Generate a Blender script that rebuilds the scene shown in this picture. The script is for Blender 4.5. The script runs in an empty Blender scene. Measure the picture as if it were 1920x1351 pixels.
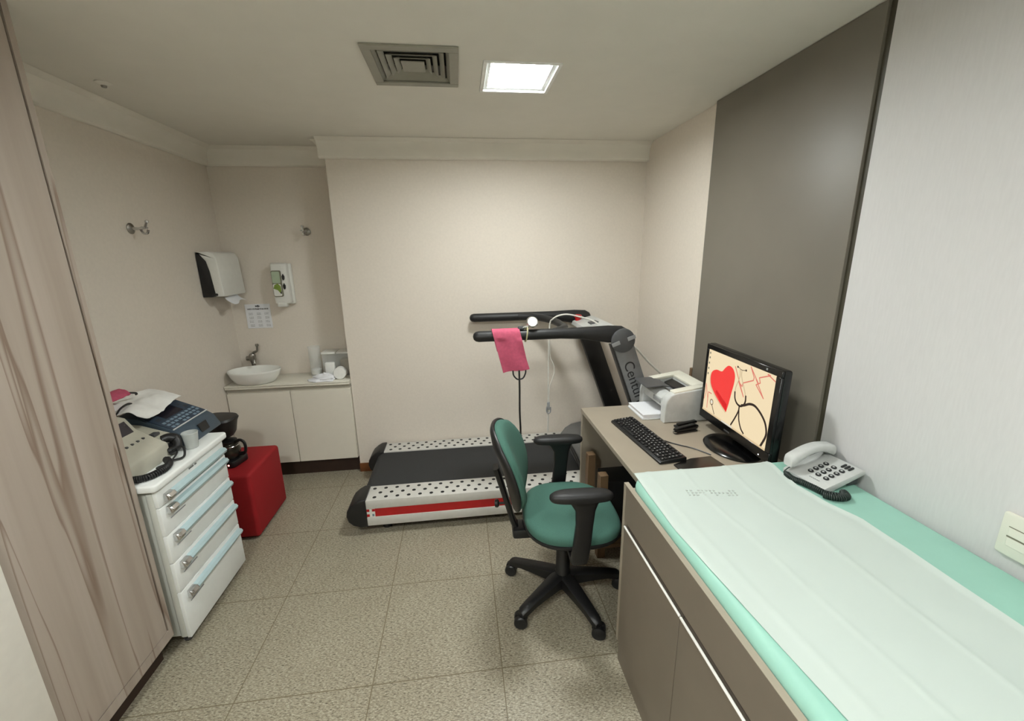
import bpy, bmesh, math, random
import numpy as np
from mathutils import Vector, Matrix, noise
rnd = random.Random(7)
SC = bpy.context.scene
COL = SC.collection
PI = math.pi

# ------------------------------------------------------------------ camera
def camera():
    p, y, r = 0.247896, 0.1198565, 0.01735253          # pitch down, yaw right, roll
    cp, sp, cy, sy, cr, sr = math.cos(p), math.sin(p), math.cos(y), math.sin(y), math.cos(r), math.sin(r)
    f = Vector((sy*cp, cy*cp, -sp)); rt = Vector((cy, -sy, 0)); dn = f.cross(rt)
    rt2 = cr*rt + sr*dn; dn2 = -sr*rt + cr*dn
    cam = bpy.data.cameras.new('camera'); cam.sensor_width = 36; cam.lens = 786.9/1920*36
    cam.clip_start = 0.02
    o = bpy.data.objects.new('camera', cam); COL.objects.link(o)
    M = Matrix((rt2, -dn2, -f)).transposed().to_4x4(); M.translation = (0, 0, 1.74)
    o.matrix_world = M
    SC.camera = o
camera()
w = bpy.data.worlds.new('world'); SC.world = w; w.use_nodes = True
w.node_tree.nodes['Background'].inputs[0].default_value = (0.5, 0.5, 0.48, 1)
w.node_tree.nodes['Background'].inputs[1].default_value = 0.05
SC.view_settings.view_transform = 'Standard'; SC.view_settings.look = 'None'
SC.view_settings.gamma = 1; SC.view_settings.use_curve_mapping = False
SC.view_settings.exposure = 1.36
LAMP = 48.0                                             # strength of the ceiling panels
LAMP_REAR = 26.0
LAMP_FILL = 62.0  # strength of the added fill lamp for the left side
LAMP_TINT = (0.965, 1.0, 0.975)

# ------------------------------------------------------------------ materials
def lin(c):
    if isinstance(c, str): c = [int(c[i:i+2], 16) for i in (0, 2, 4)]
    f = lambda u: u/12.92 if u <= .04045 else ((u+.055)/1.055)**2.4
    return tuple(f(v/255) for v in c[:3]) + (1,)
def base_mat(name, rough=.5, metal=0):
    m = bpy.data.materials.new(name); m.use_nodes = True
    nt = m.node_tree; b = nt.nodes['Principled BSDF']
    b.inputs['Roughness'].default_value = rough; b.inputs['Metallic'].default_value = metal
    return m, nt, b
def mat(name, c, rough=.5, metal=0, vary=.06, scale=30, bump=0, spec=None, stretch=(1, 1, 1), emit=None, coat=0):
    m, nt, b = base_mat(name, rough, metal)
    N, L = nt.nodes, nt.links
    tc = N.new('ShaderNodeTexCoord'); mp = N.new('ShaderNodeMapping'); nz = N.new('ShaderNodeTexNoise'); rp = N.new('ShaderNodeValToRGB')
    L.new(tc.outputs['Object'], mp.inputs[0]); L.new(mp.outputs[0], nz.inputs['Vector']); L.new(nz.outputs['Fac'], rp.inputs[0])
    mp.inputs['Scale'].default_value = stretch; nz.inputs['Scale'].default_value = scale; nz.inputs['Detail'].default_value = 4
    c = lin(c)
    rp.color_ramp.elements[0].position = .3; rp.color_ramp.elements[1].position = .7
    rp.color_ramp.elements[0].color = tuple(v*(1-vary) for v in c[:3]) + (1,)
    rp.color_ramp.elements[1].color = tuple(min(1, v*(1+vary)) for v in c[:3]) + (1,)
    L.new(rp.outputs[0], b.inputs['Base Color'])
    if spec is not None: b.inputs['Specular IOR Level'].default_value = spec
    if coat: b.inputs['Coat Weight'].default_value = coat
    if bump:
        bp = N.new('ShaderNodeBump'); bp.inputs['Strength'].default_value = bump; bp.inputs['Distance'].default_value = .002
        L.new(nz.outputs['Fac'], bp.inputs['Height']); L.new(bp.outputs[0], b.inputs['Normal'])
    if emit:
        L.new(rp.outputs[0], b.inputs['Emission Color']); b.inputs['Emission Strength'].default_value = emit
    return m
def emis(name, c, s):
    m, nt, b = base_mat(name, .6)
    b.inputs['Base Color'].default_value = (0, 0, 0, 1)
    b.inputs['Emission Color'].default_value = lin(c) if not isinstance(c, tuple) or max(c) > 1 else c + (1,)
    b.inputs['Emission Strength'].default_value = s
    return m
def clear(name, c, rough=.05, trans=.9, alpha=1):
    m, nt, b = base_mat(name, rough)
    b.inputs['Base Color'].default_value = lin(c); b.inputs['Transmission Weight'].default_value = trans
    b.inputs['IOR'].default_value = 1.25
    b.inputs['Alpha'].default_value = alpha
    return m
def floor_mat():
    m, nt, b = base_mat('granite tile', .38)
    N, L = nt.nodes, nt.links
    tc = N.new('ShaderNodeTexCoord')
    def noise_(scale, detail, stretch, rot=0):
        mp = N.new('ShaderNodeMapping'); mp.inputs['Scale'].default_value = stretch; mp.inputs['Rotation'].default_value = (0, 0, rot)
        nz = N.new('ShaderNodeTexNoise'); nz.inputs['Scale'].default_value = scale; nz.inputs['Detail'].default_value = detail
        nz.inputs['Roughness'].default_value = .65
        L.new(tc.outputs['Object'], mp.inputs[0]); L.new(mp.outputs[0], nz.inputs['Vector']); return nz.outputs['Fac']
    def ramp(f, stops):
        r = N.new('ShaderNodeValToRGB'); L.new(f, r.inputs[0]); e = r.color_ramp.elements
        while len(e) < len(stops): e.new(.5)
        for q, (p, c) in zip(e, stops): q.position = p; q.color = lin(c)
        return r.outputs[0]
    def mix(f, a, c, mode='MIX'):
        x = N.new('ShaderNodeMix'); x.data_type = 'RGBA'; x.blend_type = mode
        for i, v in ((0, f), (6, a), (7, c)):
            if hasattr(v, 'is_linked'): L.new(v, x.inputs[i])
            else: x.inputs[i].default_value = v
        return x.outputs[2]
    fine = ramp(noise_(92, 5, (1, 2.2, 1), .7), [(.33, (84, 76, 62)), (.46, (152, 144, 126)), (.55, (166, 159, 141)), (.70, (208, 202, 186))])
    fleck = ramp(noise_(45, 3, (1, 4.0, 1), -.6), [(.36, (88, 78, 62)), (.45, (255, 255, 255)), (.6, (255, 255, 255)), (1, (255, 255, 255))])
    big = ramp(noise_(2.2, 3, (1, 1, 1)), [(.3, (228, 224, 216)), (.7, (255, 255, 252))])
    col = mix(.55, fine, fleck, 'MULTIPLY'); col = mix(.6, col, big, 'MULTIPLY')
    sx = N.new('ShaderNodeSeparateXYZ'); L.new(tc.outputs['Object'], sx.inputs[0])
    def line(out, off, per, wid):
        a = N.new('ShaderNodeMath'); a.operation = 'SUBTRACT'; L.new(out, a.inputs[0]); a.inputs[1].default_value = off
        p = N.new('ShaderNodeMath'); p.operation = 'PINGPONG'; L.new(a.outputs[0], p.inputs[0]); p.inputs[1].default_value = per/2
        t = N.new('ShaderNodeMath'); t.operation = 'LESS_THAN'; L.new(p.outputs[0], t.inputs[0]); t.inputs[1].default_value = wid/2
        return t.outputs[0]
    mx = N.new('ShaderNodeMath'); mx.operation = 'MAXIMUM'
    L.new(line(sx.outputs[0], .107, .546, .0045), mx.inputs[0]); L.new(line(sx.outputs[1], 1.437, .553, .0045), mx.inputs[1])
    col = mix(mx.outputs[0], col, lin((112, 101, 80)))
    L.new(col, b.inputs['Base Color'])
    return m
def wood_mat():
    m, nt, b = base_mat('greige wood laminate', .5)
    N, L = nt.nodes, nt.links
    tc = N.new('ShaderNodeTexCoord'); mp = N.new('ShaderNodeMapping'); mp.inputs['Scale'].default_value = (1, 9, .30)
    L.new(tc.outputs['Object'], mp.inputs[0])
    def nz(s, d, dist=0):
        n = N.new('ShaderNodeTexNoise'); n.inputs['Scale'].default_value = s; n.inputs['Detail'].default_value = d; n.inputs['Distortion'].default_value = dist
        L.new(mp.outputs[0], n.inputs['Vector']); return n.outputs['Fac']
    def ramp(f, stops):
        r = N.new('ShaderNodeValToRGB'); L.new(f, r.inputs[0]); e = r.color_ramp.elements
        while len(e) < len(stops): e.new(.5)
        for q, (p, c) in zip(e, stops): q.position = p; q.color = lin(c)
        return r.outputs[0]
    a = ramp(nz(1.6, 5, .3), [(.25, (156, 142, 129)), (.5, (170, 157, 145)), (.75, (182, 170, 159))])
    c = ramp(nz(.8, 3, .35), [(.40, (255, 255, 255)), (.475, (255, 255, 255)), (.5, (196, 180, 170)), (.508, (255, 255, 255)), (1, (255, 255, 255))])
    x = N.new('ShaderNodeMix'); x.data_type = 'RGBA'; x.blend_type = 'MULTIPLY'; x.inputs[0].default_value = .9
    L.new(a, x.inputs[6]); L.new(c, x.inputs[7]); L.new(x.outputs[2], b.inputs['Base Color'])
    return m

M = {}
M['wall'] = mat('beige pink wallpaper', (222, 213, 201), .75, vary=.025, scale=60, bump=.15)
M['ceil'] = mat('painted plaster', (226, 222, 212), .9, vary=.015, scale=8)
M['mould'] = mat('white plaster moulding', (230, 225, 214), .85, vary=.02, scale=8)
M['floor'] = floor_mat()
M['wood'] = wood_mat()
M['paint'] = mat('off white paint', (242, 238, 230), .7, vary=.02)
M['panel'] = mat('taupe laminate panel', (118, 112, 102), .45, vary=.03, scale=5)
M['lwall'] = mat('pale grey woven wallpaper', (213, 212, 212), .7, vary=.022, scale=40, stretch=(1, 4, .5), bump=.12)
M['groove'] = mat('bronze groove', (70, 66, 54), .5)
M['base'] = mat('brown wood', (112, 66, 30), .5, vary=.2, scale=12, stretch=(1, 1, 6))
M['dkbrown'] = mat('dark brown plinth', (52, 34, 24), .6)
M['black'] = mat('black plastic', (22, 22, 23), .42, vary=.1)
M['blackgloss'] = mat('glossy black plastic', (10, 10, 11), .2, vary=.1)
M['rubber'] = mat('black rubber', (26, 26, 27), .5, vary=.1, scale=200)
M['belt'] = mat('charcoal running belt', (44, 45, 46), .75, vary=.12, scale=150)
M['silver'] = mat('silver painted metal', (202, 200, 194), .4, vary=.03)
M['dots'] = mat('black grip dots', (20, 20, 20), .7)
M['red'] = mat('red vinyl stripe', (176, 18, 22), .3)
M['grey'] = mat('grey metallic plastic', (118, 119, 120), .4, metal=.2)
M['dgrey'] = mat('dark grey plastic', (74, 75, 77), .45)
M['mgrey'] = mat('mid grey plastic', (142, 144, 145), .5)
M['ltgrey'] = mat('light grey plastic', (196, 198, 196), .45)
M['white'] = mat('white plastic', (228, 228, 222), .4, vary=.02)
M['cream'] = mat('cream plastic', (222, 220, 206), .45, vary=.02)
M['ceramic'] = mat('white ceramic', (236, 236, 230), .12, vary=.01)
M['vanity'] = mat('warm white laminate', (226, 220, 206), .45, vary=.01)
M['channel'] = mat('grey channel', (172, 168, 154), .5)
M['stone'] = mat('pale composite stone', (224, 220, 206), .3, vary=.04, scale=60)
M['chrome'] = mat('chrome', (205, 205, 205), .18, metal=1, vary=.02)
M['alu'] = mat('aluminium with painted glint', (238, 236, 230), .35, vary=.01)  # lamp glint on the pulls painted in as a near-white, non-metal colour
M['steel'] = mat('brushed steel', (150, 147, 140), .35, metal=1)
M['cart'] = mat('white cart enamel', (238, 241, 239), .35, vary=.015)
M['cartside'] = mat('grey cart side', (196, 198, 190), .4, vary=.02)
M['bluebar'] = mat('pale blue plastic', (176, 198, 202), .3, vary=.03)
M['pouf'] = mat('red upholstery', (150, 10, 20), .75, vary=.08, scale=300, bump=.1)
M['green'] = mat('green office fabric', (66, 106, 94), .9, vary=.12, scale=400, bump=.2)
M['mint'] = mat('mint vinyl', (152, 200, 184), .5, vary=.03, scale=10)
M['paper'] = mat('exam paper', (194, 205, 199), .85, vary=.012, scale=6)
M['paperw'] = mat('white paper', (232, 233, 236), .8, vary=.01)
M['papermark'] = mat('faint grey print', (186, 193, 188), .9)
M['taupe'] = mat('taupe furniture laminate', (122, 112, 100), .45, vary=.05, scale=6)
M['desk'] = mat('greige desk laminate', (158, 148, 132), .4, vary=.03, scale=8)
M['lip'] = mat('greige edge band', (162, 152, 136), .45, vary=.03)
M['pink'] = mat('pink nylon cloth', (182, 78, 104), .8, vary=.1, scale=60, bump=.3)
M['cloth'] = mat('white cotton sheet', (234, 234, 230), .9, vary=.03, scale=40)
M['beige'] = mat('beige device plastic', (186, 183, 168), .45, vary=.03)
M['navy'] = mat('navy device panel', (44, 58, 74), .4, vary=.08)
M['slate'] = mat('slate device plastic', (62, 76, 88), .4, vary=.06)
M['lcd'] = mat('dark lcd', (40, 34, 44), .2)
M['keyblue'] = mat('grey blue keys', (116, 136, 150), .5)
M['glass'] = clear('clear plastic', (238, 240, 236), .06, .0, .22)
M['milky'] = clear('milky plastic cup', (220, 224, 220), .3, .0, .45)
M['carafe'] = mat('dark glass', (60, 56, 48), .08, vary=.2, metal=.4)
M['tan'] = mat('tan board', (112, 88, 62), .6, vary=.08, scale=14)
M['tape'] = mat('yellowish rubber', (206, 200, 160), .6)
M['cable'] = mat('white cable', (214, 212, 204), .5)
M['cordgreen'] = mat('dark green rubber cord', (30, 42, 38), .5)
M['keycap'] = mat('dark phone key', (26, 28, 28), .4)
M['legend'] = mat('key legend', (190, 190, 190), .6)
M['switch'] = mat('ivory switch plastic', (226, 225, 212), .4, vary=.01)
M['slit'] = mat('shadow slit grey', (120, 118, 100), .7)
M['ink'] = mat('dark ink', (70, 70, 72), .7)
M['logo'] = mat('charcoal lettering', (24, 24, 26), .5)
M['winleaf'] = mat('green leaf print', (126, 150, 60), .4, vary=.2, scale=60)
M['winsky'] = mat('pale green print', (170, 186, 160), .4)
M['seal'] = mat('grey gasket', (150, 150, 140), .5)
M['vent'] = mat('grey painted vent metal', (150, 147, 134), .5, vary=.03)
M['ventdark'] = mat('vent duct black', (28, 27, 24), .8)
M['brownstuff'] = mat('brown paper items', (150, 128, 88), .8, vary=.2, scale=40)
M['ledred'] = emis('red indicator', (255, 120, 110), 3.0)
M['ledwhite'] = emis('white indicator', (255, 255, 255), 1.0)
M['lampon'] = emis('lit diffuser', LAMP_TINT, LAMP)
M['lamprear'] = emis('lit rear diffuser', LAMP_TINT, LAMP_REAR)
M['lampfill'] = emis('added fill diffuser', LAMP_TINT, LAMP_FILL)
M['lampframe'] = mat('white lamp frame', (238, 238, 234), .5)
for k, c in dict(cream=(247, 226, 186), heart=(250, 62, 58), heart2=(222, 24, 28), ecg=(226, 128, 112), tube=(52, 40, 34), wire=(196, 176, 140), icon=(120, 120, 104), task=(226, 224, 214), shade=(226, 200, 158)).items():
    M['s_'+k] = emis('screen '+k, c, .37)

# ------------------------------------------------------------------ mesh building
class MB:
    def __init__(s, M=None): s.bm = bmesh.new(); s.M = M or Matrix(); s.mi = 0
    def add(s, tmp, smooth=True):
        mp = {}
        for v in tmp.verts: mp[v] = s.bm.verts.new(s.M @ v.co)
        for f in tmp.faces:
            try: g = s.bm.faces.new([mp[v] for v in f.verts]); g.material_index = s.mi; g.smooth = smooth
            except ValueError: pass
        tmp.free(); return s
    def box(s, x0, x1, y0, y1, z0, z1, b=0, seg=2, rot=None):
        t = bmesh.new(); bmesh.ops.create_cube(t, size=1)
        c = Vector(((x0+x1)/2, (y0+y1)/2, (z0+z1)/2))
        for v in t.verts: v.co = Vector((v.co.x*(x1-x0), v.co.y*(y1-y0), v.co.z*(z1-z0)))
        if b: bmesh.ops.bevel(t, geom=t.edges[:], offset=b, segments=seg, profile=.5, affect='EDGES')
        R = rot or Matrix()
        for v in t.verts: v.co = c + (R @ v.co)
        return s.add(t)
    def rings(s, rings, cap=True, closed=False):
        t = bmesh.new(); R = [[t.verts.new(p) for p in r] for r in rings]; n = len(R[0])
        pairs = list(zip(R, R[1:])) + ([(R[-1], R[0])] if closed else [])
        for a, b in pairs:
            for i in range(n):
                j = (i+1) % n
                try: t.faces.new((a[i], a[j], b[j], b[i]))
                except ValueError: pass
        if cap and not closed:
            for r in (R[0][::-1], R[-1]):
                try: t.faces.new(r)
                except ValueError: pass
        bmesh.ops.remove_doubles(t, verts=t.verts[:], dist=1e-6)
        bmesh.ops.recalc_face_normals(t, faces=t.faces[:])
        return s.add(t)
    def tube(s, pts, r, n=10, closed=False, flat=1):
        P = [Vector(p) for p in pts]; k = len(P); rs = r if isinstance(r, (list, tuple)) else [r]*k
        T = []
        for i in range(k):
            a = P[i-1] if (i or closed) else P[0]; b = P[(i+1) % k] if (i < k-1 or closed) else P[-1]
            T.append((b-a).normalized())
        u = T[0].orthogonal().normalized(); out = []
        for i in range(k):
            u = (u - T[i]*u.dot(T[i])); u = u.normalized() if u.length > 1e-6 else T[i].orthogonal().normalized()
            v = T[i].cross(u)
            out.append([P[i] + rs[i]*(math.cos(a)*u + flat*math.sin(a)*v) for a in [2*PI*q/n for q in range(n)]])
        return s.rings(out, closed=closed)
    def lathe(s, prof, n=24, sx=1, sy=1, o=(0, 0, 0), axis='z'):
        o = Vector(o); out = []
        for r, z in prof:
            ring = []
            for q in range(n):
                a = 2*PI*q/n; p = (max(r, 1e-5)*sx*math.cos(a), max(r, 1e-5)*sy*math.sin(a), z)
                if axis == 'x': p = (p[2], p[0], p[1])
                if axis == 'y': p = (p[1], p[2], p[0])
                ring.append(o + Vector(p))
            out.append(ring)
        return s.rings(out)
    def prism(s, poly, a0, a1, ax='z', b=0, seg=2):
        """polygon in the two other axes, extruded along ax"""
        f = {'z': lambda u, v, a: (u, v, a), 'y': lambda u, v, a: (u, a, v), 'x': lambda u, v, a: (a, u, v)}[ax]
        t = bmesh.new(); n = len(poly)
        A = [t.verts.new(f(u, v, a0)) for u, v in poly]; B = [t.verts.new(f(u, v, a1)) for u, v in poly]
        t.faces.new(A); t.faces.new(B[::-1])
        for i in range(n): t.faces.new((A[i], B[i], B[(i+1) % n], A[(i+1) % n]))
        bmesh.ops.recalc_face_normals(t, faces=t.faces[:])
        if b:
            e = [e for e in t.edges if any(len(fc.verts) == n for fc in e.link_faces)] if n > 4 else t.edges[:]
            bmesh.ops.bevel(t, geom=e, offset=b, segments=seg, profile=.5, affect='EDGES')
        return s.add(t)
    def grid(s, fn, nu, nv, thick=0):
        """fn(u,v) -> point, u,v in 0..1; thick > 0 makes a closed sheet"""
        t = bmesh.new()
        P = [[Vector(fn(i/nu, j/nv)) for j in range(nv+1)] for i in range(nu+1)]
        V = [[t.verts.new(p) for p in r] for r in P]
        for i in range(nu):
            for j in range(nv): t.faces.new((V[i][j], V[i+1][j], V[i+1][j+1], V[i][j+1]))
        if thick:
            t.normal_update()
            W = [[t.verts.new(V[i][j].co - V[i][j].normal*thick) for j in range(nv+1)] for i in range(nu+1)]
            for i in range(nu):
                for j in range(nv): t.faces.new((W[i][j], W[i][j+1], W[i+1][j+1], W[i+1][j]))
            for i in range(nu):
                t.faces.new((V[i+1][0], V[i][0], W[i][0], W[i+1][0])); t.faces.new((V[i][nv], V[i+1][nv], W[i+1][nv], W[i][nv]))
            for j in range(nv):
                t.faces.new((V[0][j], V[0][j+1], W[0][j+1], W[0][j])); t.faces.new((V[nu][j+1], V[nu][j], W[nu][j], W[nu][j+1]))
        return s.add(t)
    def build(s, name, mats, parent=None, loc=None, angle=40):
        """link as ONE mesh object; vertices are given in world coordinates"""
        me = bpy.data.meshes.new(name)
        inv = WM[parent].inverted() if parent else Matrix.Translation(Vector(loc)).inverted() if loc else Matrix()
        s.bm.transform(inv)
        s.bm.to_mesh(me); s.bm.free()
        for m in (mats if isinstance(mats, (list, tuple)) else [mats]): me.materials.append(M[m])
        me.set_sharp_from_angle(angle=math.radians(angle))
        o = bpy.data.objects.new(name, me); COL.objects.link(o)
        if parent: o.parent = parent; WM[o] = WM[parent]
        else:
            WM[o] = Matrix.Translation(Vector(loc)) if loc else Matrix()
            o.matrix_world = WM[o]
        return o
WM = {}
def tag(o, label, cat, group=None):
    o['label'] = label; o['category'] = cat
    if group: o['group'] = group
    return o
def thing(name, label, cat, loc, rz=0, group=None):
    o = bpy.data.objects.new(name, None); COL.objects.link(o); o.empty_display_size = .1
    WM[o] = Matrix.Translation(Vector(loc)) @ Matrix.Rotation(rz, 4, 'Z'); o.matrix_world = WM[o]
    return tag(o, label, cat, group)
def struct(name, mb, mats, **k):
    o = mb.build(name, mats, **k); o['kind'] = 'structure'; return o
def rrect(cx, cy, hx, hy, r, n=5):
    out = []
    for (sx, sy, a0) in ((1, 1, 0), (-1, 1, 90), (-1, -1, 180), (1, -1, 270)):
        for i in range(n+1):
            a = math.radians(a0 + 90*i/n); out.append((cx+sx*(hx-r)+r*math.cos(a), cy+sy*(hy-r)+r*math.sin(a)))
    return out
def superell(cx, cy, hx, hy, e=2.6, n=40):
    out = []
    for q in range(n):
        a = 2*PI*q/n; c, s_ = math.cos(a), math.sin(a)
        out.append((cx+hx*math.copysign(abs(c)**(2/e), c), cy+hy*math.copysign(abs(s_)**(2/e), s_)))
    return out
def spline(pts, n=8):
    """Catmull-Rom through the points"""
    P = [Vector(p) for p in pts]; P = [2*P[0]-P[1]] + P + [2*P[-1]-P[-2]]; out = []
    for i in range(1, len(P)-2):
        a, b, c, d = P[i-1:i+3]
        for q in range(n):
            t = q/n; out.append(.5*((2*b) + (c-a)*t + (2*a-5*b+4*c-d)*t*t + (-a+3*b-3*c+d)*t**3))
    return out + [P[-2]]
def text_mesh(txt, size):
    cu = bpy.data.curves.new('t', 'FONT'); cu.body = txt; cu.size = size; cu.extrude = .0008
    ob = bpy.data.objects.new('t', cu); COL.objects.link(ob)
    dg = bpy.context.evaluated_depsgraph_get(); dg.update()
    me = bpy.data.meshes.new_from_object(ob.evaluated_get(dg)); bpy.data.objects.remove(ob); bpy.data.curves.remove(cu)
    bm = bmesh.new(); bm.from_mesh(me); bpy.data.meshes.remove(me); return bm

# ------------------------------------------------------------------ room
CEIL = 2.53; XL = -1.81; XR = 1.463; YB = 3.32; YA = 3.60; YF = -1.3; PX = -.89
struct('floor', MB().box(-1.95, 1.6, YF-.1, 3.8, -.06, 0), 'floor')
LX0, LX1, LY0, LY1 = .143, .487, 2.012, 2.362            # ceiling light cut-out
VX0, VX1, VY0, VY1 = -.315, .012, 1.925, 2.268            # vent cut-out
c = MB(); T0, T1 = CEIL, CEIL+.09
RX0, RX1, RY0, RY1 = .143, .487, -.15, .20                # near lamp over the photographer; the added fill lamp shares this row
SX0, SX1 = -.95, -.606  # cut-out for the added fill lamp
ys = sorted({YF-.1, 3.8, LY0, LY1, VY0, VY1, RY0, RY1})
for a, b in zip(ys, ys[1:]):
    m = (a+b)/2; holes = []
    for (x0, x1, y0, y1) in ((LX0, LX1, LY0, LY1), (VX0, VX1, VY0, VY1), (RX0, RX1, RY0, RY1), (SX0, SX1, RY0, RY1)):
        if y0 < m < y1: holes.append((x0, x1))
    x = -1.95
    for (h0, h1) in sorted(holes): c.box(x, h0, a, b, T0, T1); x = h1
    c.box(x, 1.6, a, b, T0, T1)
c.box(-1.95, 1.6, YF-.1, 3.8, T1, T1+.05)
struct('ceiling', c, 'ceil')
struct('wall_left', MB().box(-1.95, XL, YF, 3.8, 0, CEIL), 'wall')
struct('wall_alcove', MB().box(XL, PX, YA, 3.8, 0, CEIL), 'wall')
struct('wall_back', MB().box(PX, XR, YB, 3.8, 0, CEIL), 'wall')
struct('wall_right', MB().box(XR, 1.6, YF, 3.8, 0, CEIL), 'wall')
struct('wall_front', MB().box(-1.95, 1.6, YF-.1, YF, 0, CEIL), 'paint')
struct('wall_near_left', MB().box(XL, -1.332, .25, 1.19, 0, CEIL, .004), 'paint')
struct('trim_1', MB().box(1.437, XR, 1.452, 2.40, 0, CEIL-.002, .001), 'panel')          # taupe laminate wall panel
struct('trim_2', MB().box(1.450, XR, 1.425, 1.452, 0, CEIL-.002), 'groove')               # shadow joint
struct('trim_3', MB().box(1.443, XR, YF, 1.425, 0, CEIL-.002, .001), 'lwall')             # pale wallpapered panel
# crown moulding: cove profile (offset from wall, z)
PROF = [(0, 2.405), (.018, 2.405), (.030, 2.413), (.035, 2.425), (.035, 2.455), (.042, 2.485), (.060, 2.510), (.095, 2.5285), (0, 2.5285)]
mo = MB()
mo.prism([(XL+o, z) for o, z in PROF], YF, YA, 'y')
mo.prism([(YA-o, z) for o, z in PROF], XL, PX, 'x')
mo.prism([(YB-o, z) for o, z in PROF], PX-.035, XR, 'x')
mo.prism([(PX-o, z) for o, z in PROF], YB-.02, YA, 'y')
struct('trim_4', mo, 'mould', angle=25)
struct('baseboard_back', MB().box(PX-.002, XR, YB-.012, YB, 0, .075, .002), 'base')

# ceiling light(s)
def ceiling_light(x0, x1, y0, y1, m, label):
    t = thing('ceiling_light', label, 'ceiling light', ((x0+x1)/2, (y0+y1)/2, CEIL), group='square ceiling lights')
    f = MB(); g = .0015; z0 = CEIL-.004; z1 = CEIL+.05; wd = .017
    for bx in ((x0+g, x1-g, y0+g, y0+wd), (x0+g, x1-g, y1-wd, y1-g), (x0+g, x0+wd, y0+wd, y1-wd), (x1-wd, x1-g, y0+wd, y1-wd)): f.box(*bx, z0, z1)
    f.build('frame', 'lampframe', t)
    i = MB()
    for bx in ((x0+wd, x1-wd, y0+wd, y0+wd+.020), (x0+wd, x1-wd, y1-wd-.020, y1-wd), (x0+wd, x0+wd+.020, y0+wd+.020, y1-wd-.020), (x1-wd-.020, x1-wd, y0+wd+.020, y1-wd-.020)): i.box(*bx, CEIL+.006, CEIL+.05)
    i.build('inner_frame', 'ltgrey', t)
    MB().box(x0+wd+.020, x1-wd-.020, y0+wd+.020, y1-wd-.020, CEIL+.024, CEIL+.05).build('diffuser', m, t)
ceiling_light(LX0, LX1, LY0, LY1, 'lampon', 'lit square white panel light recessed in the ceiling beside the vent')
ceiling_light(RX0, RX1, RY0, RY1, 'lamprear', 'lit square panel light in the ceiling over the padded table')
ceiling_light(SX0, SX1, RY0, RY1, 'lampfill', 'added unseen fill panel light in the ceiling at the near left of the room')  # unseen lamp added to brighten the left side of the room
# air vent
t = thing('air_vent', 'square grey louvred air diffuser in the ceiling, left of the lit panel', 'air vent', ((VX0+VX1)/2, (VY0+VY1)/2, CEIL))
f = MB(); e = .027
for bx in ((VX0-e, VX1+e, VY0-e, VY0+.012), (VX0-e, VX1+e, VY1-.012, VY1+e), (VX0-e, VX0+.012, VY0+.012, VY1-.012), (VX1-.012, VX1+e, VY0+.012, VY1-.012)): f.box(*bx, CEIL-.009, CEIL-.0005, .002, 1)
f.build('frame', 'vent', t)
vx, vy = (VX0+VX1)/2, (VY0+VY1)/2; hx, hy = (VX1-VX0)/2-.004, (VY1-VY0)/2-.004
MB().box(VX0+.004, VX1-.004, VY0+.004, VY1-.004, CEIL+.07, CEIL+.085).build('duct', 'ventdark', t)
for k in range(4):
    s1 = 1-k*.178; s0 = s1-.128
    A = [(vx+sx*hx*s1, vy+sy*hy*s1, CEIL-.003) for sx, sy in ((-1, -1), (1, -1), (1, 1), (-1, 1))]
    B = [(vx+sx*hx*s0, vy+sy*hy*s0, CEIL+.011) for sx, sy in ((-1, -1), (1, -1), (1, 1), (-1, 1))]
    lo = lambda R, d: [(p[0], p[1], p[2]+d) for p in R]                 # blade thickness
    MB().rings([A, B, lo(B, .003), lo(A, .003)], closed=True).build('louvre', 'vent', t)
s0 = .30
MB().box(vx-hx*s0, vx+hx*s0, vy-hy*s0, vy+hy*s0, CEIL-.003, CEIL+.001).build('louvre', 'vent', t)
t = thing('sprinkler', 'small round detector on the ceiling near the left wall', 'smoke detector', (-1.57, 2.38, CEIL))
MB().lathe([(0, -.012), (.016, -.012), (.02, -.008), (.032, -.003), (.032, 0)], 20, o=(-1.57, 2.38, CEIL-.0005)).build('body', 'ceil', t)
MB().lathe([(0, -.02), (.010, -.02), (.012, -.012), (0, -.012)], 14, o=(-1.57, 2.38, CEIL)).build('nozzle', 'steel', t)

# ------------------------------------------------------------------ wardrobe on the left
WX = -1.35
t = thing('wardrobe', 'tall greige wood-grain sliding wardrobe along the left wall', 'wardrobe', (-1.57, 1.45, 0))
b = MB()
b.box(XL+.003, WX-.022, 1.195, 1.712, .105, CEIL-.003)
b.box(WX-.022, WX, 1.690, 1.712, .105, CEIL-.003)                      # stile
b.box(WX-.022, WX, 1.195, 1.690, .105, .150)                          # bottom rail
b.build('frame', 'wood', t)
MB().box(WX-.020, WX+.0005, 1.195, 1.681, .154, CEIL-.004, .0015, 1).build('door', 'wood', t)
MB().box(WX-.018, WX-.010, 1.681, 1.690, .154, CEIL-.004).build('gap_seal', 'dkbrown', t)
MB().box(XL+.003, WX-.05, 1.195, 1.690, 0, .104).build('plinth', 'dkbrown', t)

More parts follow.
